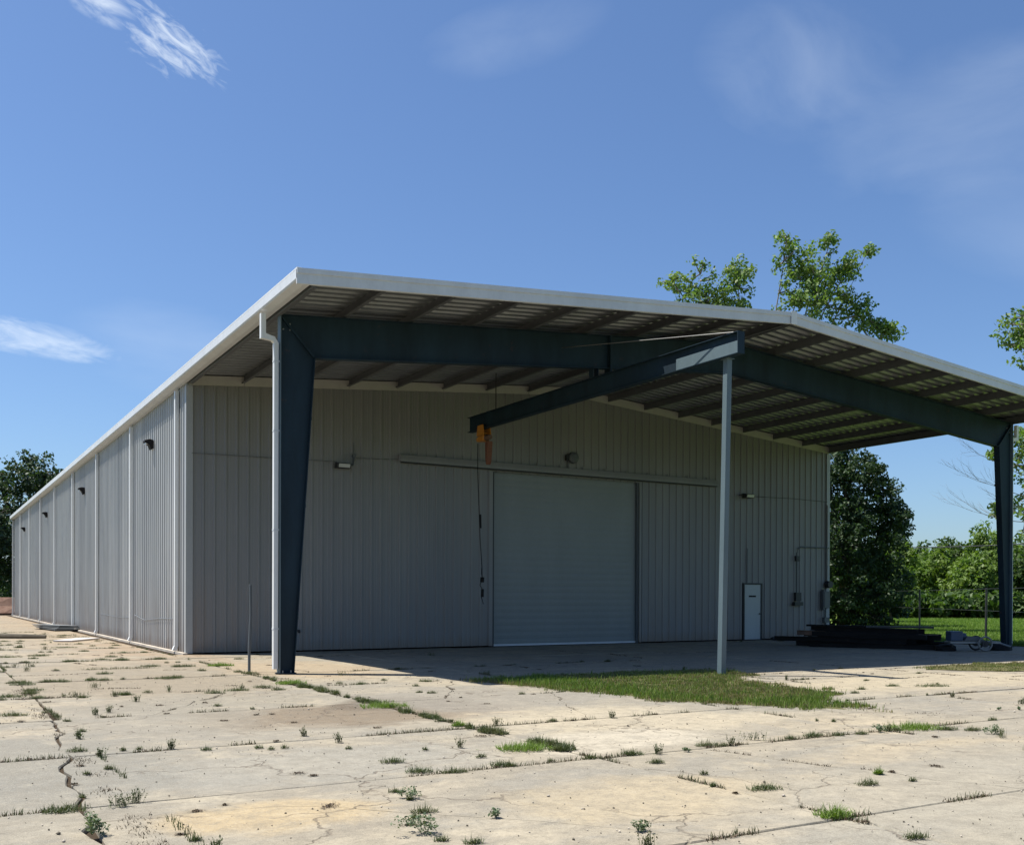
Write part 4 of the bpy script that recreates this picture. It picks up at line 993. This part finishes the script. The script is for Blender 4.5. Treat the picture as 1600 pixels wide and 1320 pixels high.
# lawn grass blades where the lawn is nearest
def inview(n, cols, d0, d1):
    px = rng.uniform(*cols, n); d = d0 + (d1-d0)*rng.uniform(0, 1, n)**1.6; x = (px-800)/1566.3*d
    X = -6.177 + x*math.cos(YAW) + d*math.sin(YAW); Y = -27.57 - x*math.sin(YAW) + d*math.cos(YAW)
    P = np.stack([X, Y, np.full(n, -0.06)], 1); return P[(X > 26.1)]
p = inview(90000, (1330, 1720), 34, 84); blades('lawn_grass', p, rng.uniform(0.07, 0.20, len(p)), 0.018, 'lawn_blade')

# ================================================================== WEEDS IN THE JOINTS
def weed_mesh(kind, w, seed):
    r = np.random.default_rng(seed); V = []; F = []
    def blade(p, dirv, L, wd, droop):
        b = len(V); s = np.cross(dirv, [0, 0, 1]); s = s/(np.linalg.norm(s)+1e-6)*wd; q = np.array(p, float); d = np.array(dirv, float)
        for k in range(4):
            u = k/3; ww = s*(1-u*.9); V.append(q-ww); V.append(q+ww); d = d + np.array([0, 0, -droop/3]); d /= np.linalg.norm(d); q = q + d*L/3
        for k in range(3): F.append((b+2*k, b+2*k+1, b+2*k+3, b+2*k+2))
    def leaf(p, s):
        b = len(V); a = r.normal(size=3); a /= np.linalg.norm(a); n = r.normal(size=3)+[0, 0, 1.2]; a = np.cross(a, n); a /= np.linalg.norm(a); c = np.cross(n, a); c /= np.linalg.norm(c)
        p = np.array(p); V.extend([p-a*s, p-c*s*.55, p+a*s, p+c*s*.55]); F.append((b, b+1, b+2, b+3))
    h = w/2
    if kind in 'GB':                                  # low grass spread along the joint
        n = int((190 if kind == 'G' else 330)*max(0.35, min(2.2, w/0.3)))
        for _ in range(n):
            x = np.clip(r.normal(), -1.7, 1.7)*h*.42; y = np.clip(r.normal(), -1.6, 1.6)*h*(.20 if kind == 'G' else .30); a = r.uniform(0, 6.28); ti = r.uniform(.15, 1.3)
            L = r.uniform(.03, .10)*(1 if kind == 'G' else 1.3)*(1-.5*min(1, abs(x)/h))*(0.6+0.4*min(1, w/.3))
            blade((x, y, 0), (math.cos(a)*ti, math.sin(a)*ti, 1), L, .0032+.001*(kind == 'B'), r.uniform(.2, 1.2))
        for _ in range(n//5): leaf((r.normal()*h*.4, r.normal()*h*.15, r.uniform(.005, .03)), r.uniform(.005, .011))
    elif kind == 'U':                                 # upright wiry plant
        for _ in range(26):
            a = r.uniform(0, 6.28); ti = r.uniform(.05, .7); x = r.normal()*h*.35; L = r.uniform(.06, .13)
            blade((x, r.normal()*h*.12, 0), (math.cos(a)*ti, math.sin(a)*ti, 1), L, .0028, .3)
            for _k in range(7): 
                u = r.uniform(.3, 1); leaf((x+math.cos(a)*ti*L*u*.8, math.sin(a)*ti*L*u*.8, L*u*.85), r.uniform(.005, .011))
        for _ in range(30): a = r.uniform(0, 6.28); blade((r.normal()*h*.5, r.normal()*.01, 0), (math.cos(a), math.sin(a), .8), .035, .0022, .8)
    elif kind == 'L':                                 # leafy cushion
        n = int(300*max(.25, min(1.3, w/.18))); lob = [(r.normal()*h*.45, r.normal()*h*.4, r.uniform(.35, 1.0)*h) for _ in range(9)]
        for _ in range(n):
            d = r.normal(size=3); d /= np.linalg.norm(d); rad = r.uniform(.3, 1)**.5
            q_ = lob[r.integers(9)]; leaf((q_[0]+d[0]*h*.38*rad, q_[1]+d[1]*h*.38*rad, max(.004, q_[2]+d[2]*h*.38*rad)), r.uniform(.006, .015))
        for _ in range(26): a = r.uniform(0, 6.28); blade((0, 0, 0), (math.cos(a)*.8, math.sin(a)*.8, 1), h*1.15, .0018, .2)
    elif kind == 'D':                                 # dry stalks and litter
        for _ in range(int(70*max(.4, w/.3))):
            x = r.normal()*h*.45; a = r.uniform(0, 6.28); ti = r.uniform(.5, 2.5); blade((x, r.normal()*h*.2, 0.003), (math.cos(a)*ti, math.sin(a)*ti, .5), r.uniform(.02, .06), .0028, .8)
        for _ in range(60): leaf((np.clip(r.normal(), -1.3, 1.3)*h*.35, r.normal()*h*.12, r.uniform(.002, .012)), r.uniform(.005, .012))
    return np.array(V), np.array(F)
MK = {'G': 'blade', 'B': 'blade_bright', 'U': 'blade', 'L': 'leafy', 'D': 'litter'}
BIG = [
(-5.20, -20.50, 0.18, 'L'), (-3.30, -21.52, 0.18, 'L'), (-2.64, -21.37, 0.08, 'L'), (-2.01, -22.20, 0.10, 'L'), (-0.49, -22.54, 0.30, 'B'), (-5.27, -19.63, 0.34, 'G'),
(-4.88, -19.65, 0.17, 'U'), (-4.81, -16.63, 0.23, 'G'), (-4.62, -8.06, 0.49, 'G'), (-4.98, -10.29, 0.55, 'G'), (-5.13, -12.97, 0.43, 'G'), (-2.64, -10.49, 0.21, 'U'),
(-2.12, -7.84, 0.54, 'G'), (-0.33, -4.79, 0.66, 'B'), (-0.42, -10.03, 0.64, 'B'), (-0.46, -14.31, 0.77, 'B'), (-0.69, -17.65, 0.32, 'D'), (-0.77, -18.70, 0.66, 'B'),
(-1.49, -19.47, 0.26, 'G'), (-2.31, -18.80, 0.26, 'G'), (-2.31, -19.40, 0.29, 'G'), (-2.05, -19.58, 0.28, 'G'), (-0.05, -19.54, 0.29, 'G'), (-3.00, -20.94, 0.22, 'G'),
(-2.89, -20.42, 0.11, 'L'), (1.04, -19.45, 0.31, 'G'), (1.78, -19.38, 0.30, 'U'), (2.60, -19.48, 0.29, 'G'), (4.20, -19.61, 0.74, 'B'), (4.45, -20.57, 0.36, 'U'),
(-0.19, -21.53, 0.33, 'G'), (1.23, -21.51, 0.10, 'B'), (0.72, -21.81, 0.23, 'G'), (-0.53, -23.25, 0.19, 'G'), (9.46, -15.94, 0.76, 'G'), (2.04, -21.50, 0.20, 'D'),
(-3.53, -20.41, 0.27, 'D'),
]
LABELS = [
 'dense blue-green leafy weed in the bottom left corner by the cracked joint',
 'dense leafy weed at the bottom edge, left of centre',
 'little round leafy weed alone on cream concrete, bottom centre',
 'small leafy weed on the crack right of bottom centre',
 'tall bright grass clump alone on the joint at the lower right',
 'wide flat grass tuft just above the bottom left leafy weed',
 'spiky upright weed just right of the wide bottom left tuft',
 'grass tuft in the left joint halfway up the concrete',
 'dark flat grass patch on the left, level with the column foot',
 'long grass strip at the left edge, second row from the wall',
 'long grass strip at the left edge, third row from the wall',
 'wiry bushy weed alone on the slabs below the warehouse corner',
 'low brown-green grass strip in front of the warehouse corner',
 'bright grass strip between the warehouse corner and the steel pole',
 'bright grass spilling right from the foot of the left canopy column',
 'largest bright grass patch in the brown stain right of the left column',
 'dry reddish stalks standing in the joint left of the long middle tuft',
 'long bright grass strip in the joint at the middle of the apron',
 'grass tuft just below the long middle strip',
 'grass tuft left of centre, uppermost of three in a loose line',
 'grass tuft left of centre, left one of a close pair',
 'grass tuft left of centre, right one of a close pair',
 'low tuft in the joint below the left tip of the turf patch',
 'flat grass tuft just above the bottom centre-left leafy weed',
 'small leafy weed above the flat tuft, left of centre',
 'grass tuft on the joint below the middle of the turf patch',
 'tall feathery weed on the joint below the turf patch',
 'grass tuft on the joint right of the tall feathery weed',
 'long olive grass strip on the joint at the right, below the turf tip',
 'feathery weed at the right edge on the joint',
 'flat grass tuft on open concrete, lower right of centre',
 'small bright yellow-green tuft alone at right, below the joint',
 'flat little tuft just left of the small yellow-green tuft',
 'grass tuft at the bottom edge on the right',
 'grass strip on the pale concrete near the right edge, in front of the shade',
 'thin dry bare weed on pale concrete at the right',
 'dark patch of dead litter on the concrete left of bottom centre',
]
CATN = {'G': ('grass_tuft', 'grass tuft'), 'B': ('grass_tuft', 'grass tuft'), 'U': ('wiry_weed', 'weed'), 'L': ('leafy_weed', 'weed'), 'D': ('dry_weed', 'dry weed')}
for i, ((x, y, w_, k), lb) in enumerate(zip(BIG, LABELS)):
    V, F = weed_mesh(k, w_*(1.3 if k in 'LU' else 1.15), 300+i); o = np_mesh(CATN[k][0], V, F, MK[k]); o.location = (x, y, 0.004); o.rotation_euler = (0, 0, -YAW*.5 if k in 'GB' else random.uniform(0, 3))
    if k == 'L': o.scale = (1, 1, 1.0)
    tag(o, lb, CATN[k][1], 'weeds growing in the concrete joints')
SMALL = [
(-3.95, -16.92, 0.09, 'U'), (-4.24, -16.80, 0.08, 'G'), (-4.40, -16.81, 0.08, 'G'), (-3.66, -17.18, 0.14, 'G'), (-3.15, -17.31, 0.12, 'G'), (-3.07, -17.46, 0.09, 'G'),
(-2.92, -17.44, 0.11, 'G'), (-2.45, -16.67, 0.10, 'U'), (-4.59, -13.96, 0.13, 'G'), (-4.56, -15.07, 0.12, 'G'), (-4.74, -12.86, 0.10, 'G'), (-3.40, -11.91, 0.13, 'U'),
(-1.75, -4.28, 0.57, 'G'), (-1.07, -4.64, 0.57, 'G'), (-1.93, -1.65, 0.47, 'G'), (-2.34, -1.44, 0.47, 'G'), (-1.00, -11.12, 0.32, 'G'), (-0.35, -11.34, 0.32, 'G'),
(-0.32, -11.87, 0.25, 'G'), (-0.38, -13.13, 0.24, 'G'), (-0.50, -16.22, 0.24, 'G'), (-0.51, -16.72, 0.23, 'B'), (-0.53, -17.05, 0.15, 'G'), (-0.53, -18.93, 0.26, 'G'),
(-1.43, -18.95, 0.14, 'G'), (-1.32, -18.29, 0.08, 'U'), (-1.71, -18.27, 0.09, 'G'), (-0.97, -19.51, 0.10, 'G'), (-0.57, -19.56, 0.17, 'G'), (-0.14, -20.06, 0.22, 'G'),
(0.22, -19.64, 0.10, 'U'), (-2.89, -20.15, 0.12, 'G'), (0.58, -19.65, 0.07, 'L'), (1.26, -19.58, 0.07, 'U'), (2.22, -19.50, 0.17, 'G'), (2.89, -19.59, 0.18, 'G'),
(3.21, -19.64, 0.22, 'G'), (3.54, -19.64, 0.15, 'L'), (3.85, -19.61, 0.23, 'G'), (4.44, -19.88, 0.38, 'G'), (4.66, -20.06, 0.31, 'G'), (4.60, -20.35, 0.19, 'L'),
(-0.16, -20.76, 0.11, 'G'), (-0.48, -21.24, 0.07, 'G'), (1.20, -21.89, 0.11, 'G'), (8.82, -15.59, 0.32, 'G'), (7.81, -15.75, 0.22, 'G'), (7.15, -16.17, 0.21, 'G'),
(6.97, -18.86, 0.07, 'L'), (7.23, -19.00, 0.07, 'L'), (-4.91, -18.08, 0.09, 'G'), (-4.43, -20.10, 0.15, 'D'), (-1.45, -16.41, 0.19, 'D'), (-2.16, -15.45, 0.16, 'D'),
(-4.90, -17.59, 0.13, 'D'), (-5.07, -18.54, 0.11, 'D'), (-5.09, -19.17, 0.07, 'G'), (-4.18, -13.42, 0.10, 'U'), (-3.98, -13.19, 0.10, 'U'), (-2.91, -20.49, 0.07, 'G'),
(-3.14, -21.08, 0.07, 'G'), (-3.27, -21.28, 0.13, 'D'), (-3.13, -21.94, 0.16, 'G'), (-3.28, -21.78, 0.12, 'G'), (-4.60, -10.61, 0.16, 'G'), (-4.24, -10.58, 0.10, 'G'),
(-4.01, -10.93, 0.20, 'G'), (-3.55, -10.96, 0.12, 'U'), (-2.99, -10.55, 0.21, 'G'), (-3.71, -12.53, 0.07, 'D'), (-3.21, -12.62, 0.20, 'D'), (-2.56, -12.57, 0.13, 'D'),
(-2.51, -13.10, 0.16, 'G'), (-2.34, -14.43, 0.12, 'D'), (-2.14, -14.46, 0.14, 'D'), (-2.87, -14.84, 0.19, 'D'), (-2.28, -17.33, 0.10, 'U'), (-2.36, -17.81, 0.11, 'G'),
(-3.28, -18.93, 0.19, 'D'), (-3.20, -19.12, 0.11, 'D'), (-4.20, -19.98, 0.04, 'D'), (1.01, -12.85, 0.21, 'G'), (0.88, -12.65, 0.15, 'G'), (0.99, -14.72, 0.19, 'D'),
(0.66, -14.13, 0.10, 'D'), (1.09, -13.71, 0.08, 'D'), (1.32, -10.18, 0.17, 'G'), (0.34, -10.43, 0.16, 'G'), (0.18, -10.35, 0.16, 'D'), (1.33, -11.56, 0.16, 'G'),
(-1.33, 14.95, 0.65, 'G'), (-2.26, 14.69, 1.96, 'G'), (-3.62, 5.71, 0.38, 'G'), (-3.75, 7.53, 0.28, 'G'), (-2.45, 5.12, 0.96, 'G'), (-4.29, 0.73, 0.97, 'G'),
(-3.53, 0.95, 0.66, 'G'), (-2.20, 0.59, 0.34, 'D'), (-2.07, -11.17, 0.41, 'G'), (-1.64, -10.90, 0.53, 'G'), (-1.09, -10.53, 0.44, 'G'), (-0.40, -7.31, 0.44, 'G'),
(-0.51, -6.86, 0.26, 'G'),
]
for kk in ('G', 'U', 'L', 'D', 'B'):
    VV = []; FF = []; off = 0
    for i, (x, y, w_, k) in enumerate(SMALL):
        if k != kk: continue
        V, F = weed_mesh(k, w_, 700+i); a = -YAW*.5; ca, sa = math.cos(a), math.sin(a)
        V = np.stack([V[:, 0]*ca-V[:, 1]*sa+x, V[:, 0]*sa+V[:, 1]*ca+y, V[:, 2]+.004], 1); VV.append(V); FF.append(F+off); off += len(V)
    if VV: tag(np_mesh('joint_weeds', np.concatenate(VV), np.concatenate(FF), MK[kk]), kind='stuff')
# more of them, scattered along every joint and across the far left of the yard
ex = random.Random(77); gen = {'G': [], 'D': [], 'U': []}
def more(n, f):
    for _ in range(n):
        x, y = f(); 
        if inpoly(x, y, GR): continue
        k = ex.choice('GGGDDU' if y > -16 else 'GDDDU'); w_ = ex.uniform(.05, .17)*(1 if y < -12 else 2.6); V, F = weed_mesh(k, w_, ex.randrange(9999)); a = ex.gauss(-.2, .3); ca, sa = math.cos(a), math.sin(a)
        gen[k].append((np.stack([V[:, 0]*ca-V[:, 1]*sa+x, V[:, 0]*sa+V[:, 1]*ca+y, V[:, 2]+.004], 1), F))
more(70, lambda: (ex.uniform(-5.5, 9), ex.choice(YJ[3:9])+ex.gauss(0, .035)))
more(46, lambda: (ex.choice(XJ[2:6])+ex.gauss(0, .04), ex.uniform(-23, -9)))
more(150, lambda: (ex.uniform(-5.4, -0.6), ex.choice(YL[7:17])+ex.choice((0, 0, 1.5))+ex.gauss(0, .06)))
def oncrack():
    l_ = ex.choice(CRACKS); return ex.choice(l_)
more(60, oncrack)
more(12, lambda: (ex.uniform(9, 17), ex.uniform(-17, -13)))
for _ in range(34):                                    # the weedy joint running out from the canopy column
    yy = ex.uniform(-19.2, -8.2); k = 'G'; V, F = weed_mesh('B', ex.uniform(.12, .34), ex.randrange(9999)); a = math.pi/2 + ex.gauss(0, .25); ca, sa = math.cos(a), math.sin(a)
    xx = -0.45 + ex.gauss(0, .04)
    gen[k].append((np.stack([V[:, 0]*ca-V[:, 1]*sa+xx, V[:, 0]*sa+V[:, 1]*ca+yy, V[:, 2]+.004], 1), F))
for k, L_ in gen.items():
    VV = []; FF = []; off = 0
    for V, F in L_: VV.append(V); FF.append(F+off); off += len(V)
    tag(np_mesh('joint_weeds', np.concatenate(VV), np.concatenate(FF), MK[k]), kind='stuff')
# thin sprouts all along the open joints
def joint_line(p0, p1, dens, spread=0.02):
    n = int((Vector(p1)-Vector(p0)).length*dens); u = rng.uniform(0, 1, n); P = np.zeros((n, 3)); keep_ = []
    for i in range(n):
        x = p0[0]+(p1[0]-p0[0])*u[i]; y = p0[1]+(p1[1]-p0[1])*u[i]
        if noise.noise(Vector((x*1.6, y*1.6, 9))) > 0.08: keep_.append((x+rng.normal()*spread, y+rng.normal()*spread, -0.01))
    return keep_
pts = []
for y in YJ[3:9]: pts += joint_line((-8, y), (9, y), 110)
for y in YL[9:18]: pts += joint_line((-5.5, y), (-0.4, y), 260, .07)
for x in XJ[1:6]: pts += joint_line((x, -24), (x, -9 if x > -0.4 else 6), 110)
lit = []
for y in YJ[2:9]: lit += joint_line((-8, y), (10, y), 260, .02)
for x in XJ[1:7]: lit += joint_line((x if abs(x+4.65) > .1 else -4.95, -25), (x if abs(x+4.65) > .1 else -4.75, -9), 260, .02 if abs(x+4.65) > .1 else .06)
for l_ in CRACKS:
    for p_, q_ in zip(l_, l_[1:]): lit += joint_line(p_, q_, 150, .012)
lit = np.array(lit); blades('joint_litter', lit, rng.uniform(.012, .04, len(lit)), .004, 'litter', lean=1.4)
pts = np.array(pts); h = rng.uniform(.02, .075, len(pts)); blades('joint_grass', pts, h, 0.0035, 'blade')
# grit and crumbs of broken concrete
n = 5200; px = rng.uniform(-9, 12, n); py = -26 + 18*rng.uniform(0, 1, n)
S = rng.uniform(.003, .011, n)*np.where(rng.random(n) < .03, 2.0, 1); V = []; F = []
o8 = np.array([[1, 0, 0], [0, 1, 0], [-1, 0, 0], [0, -1, 0], [0, 0, .8], [0, 0, -.5]]); f8 = np.array([[0, 1, 4], [1, 2, 4], [2, 3, 4], [3, 0, 4], [1, 0, 5], [2, 1, 5], [3, 2, 5], [0, 3, 5]])
Vv = (o8[None]*rng.uniform(.6, 1.3, (n, 6, 1))*S[:, None, None] + np.stack([px, py, S*.3+.003], 1)[:, None]).reshape(-1, 3); Ff = (f8[None]+6*np.arange(n)[:, None, None]).reshape(-1, 3)
hl = n//2
tag(np_mesh('grit', Vv[:hl*6], Ff[:hl*8], 'stone', None, 3), kind='stuff'); tag(np_mesh('grit', Vv[hl*6:], Ff[hl*8:]-hl*6, 'wood', None, 3), kind='stuff')
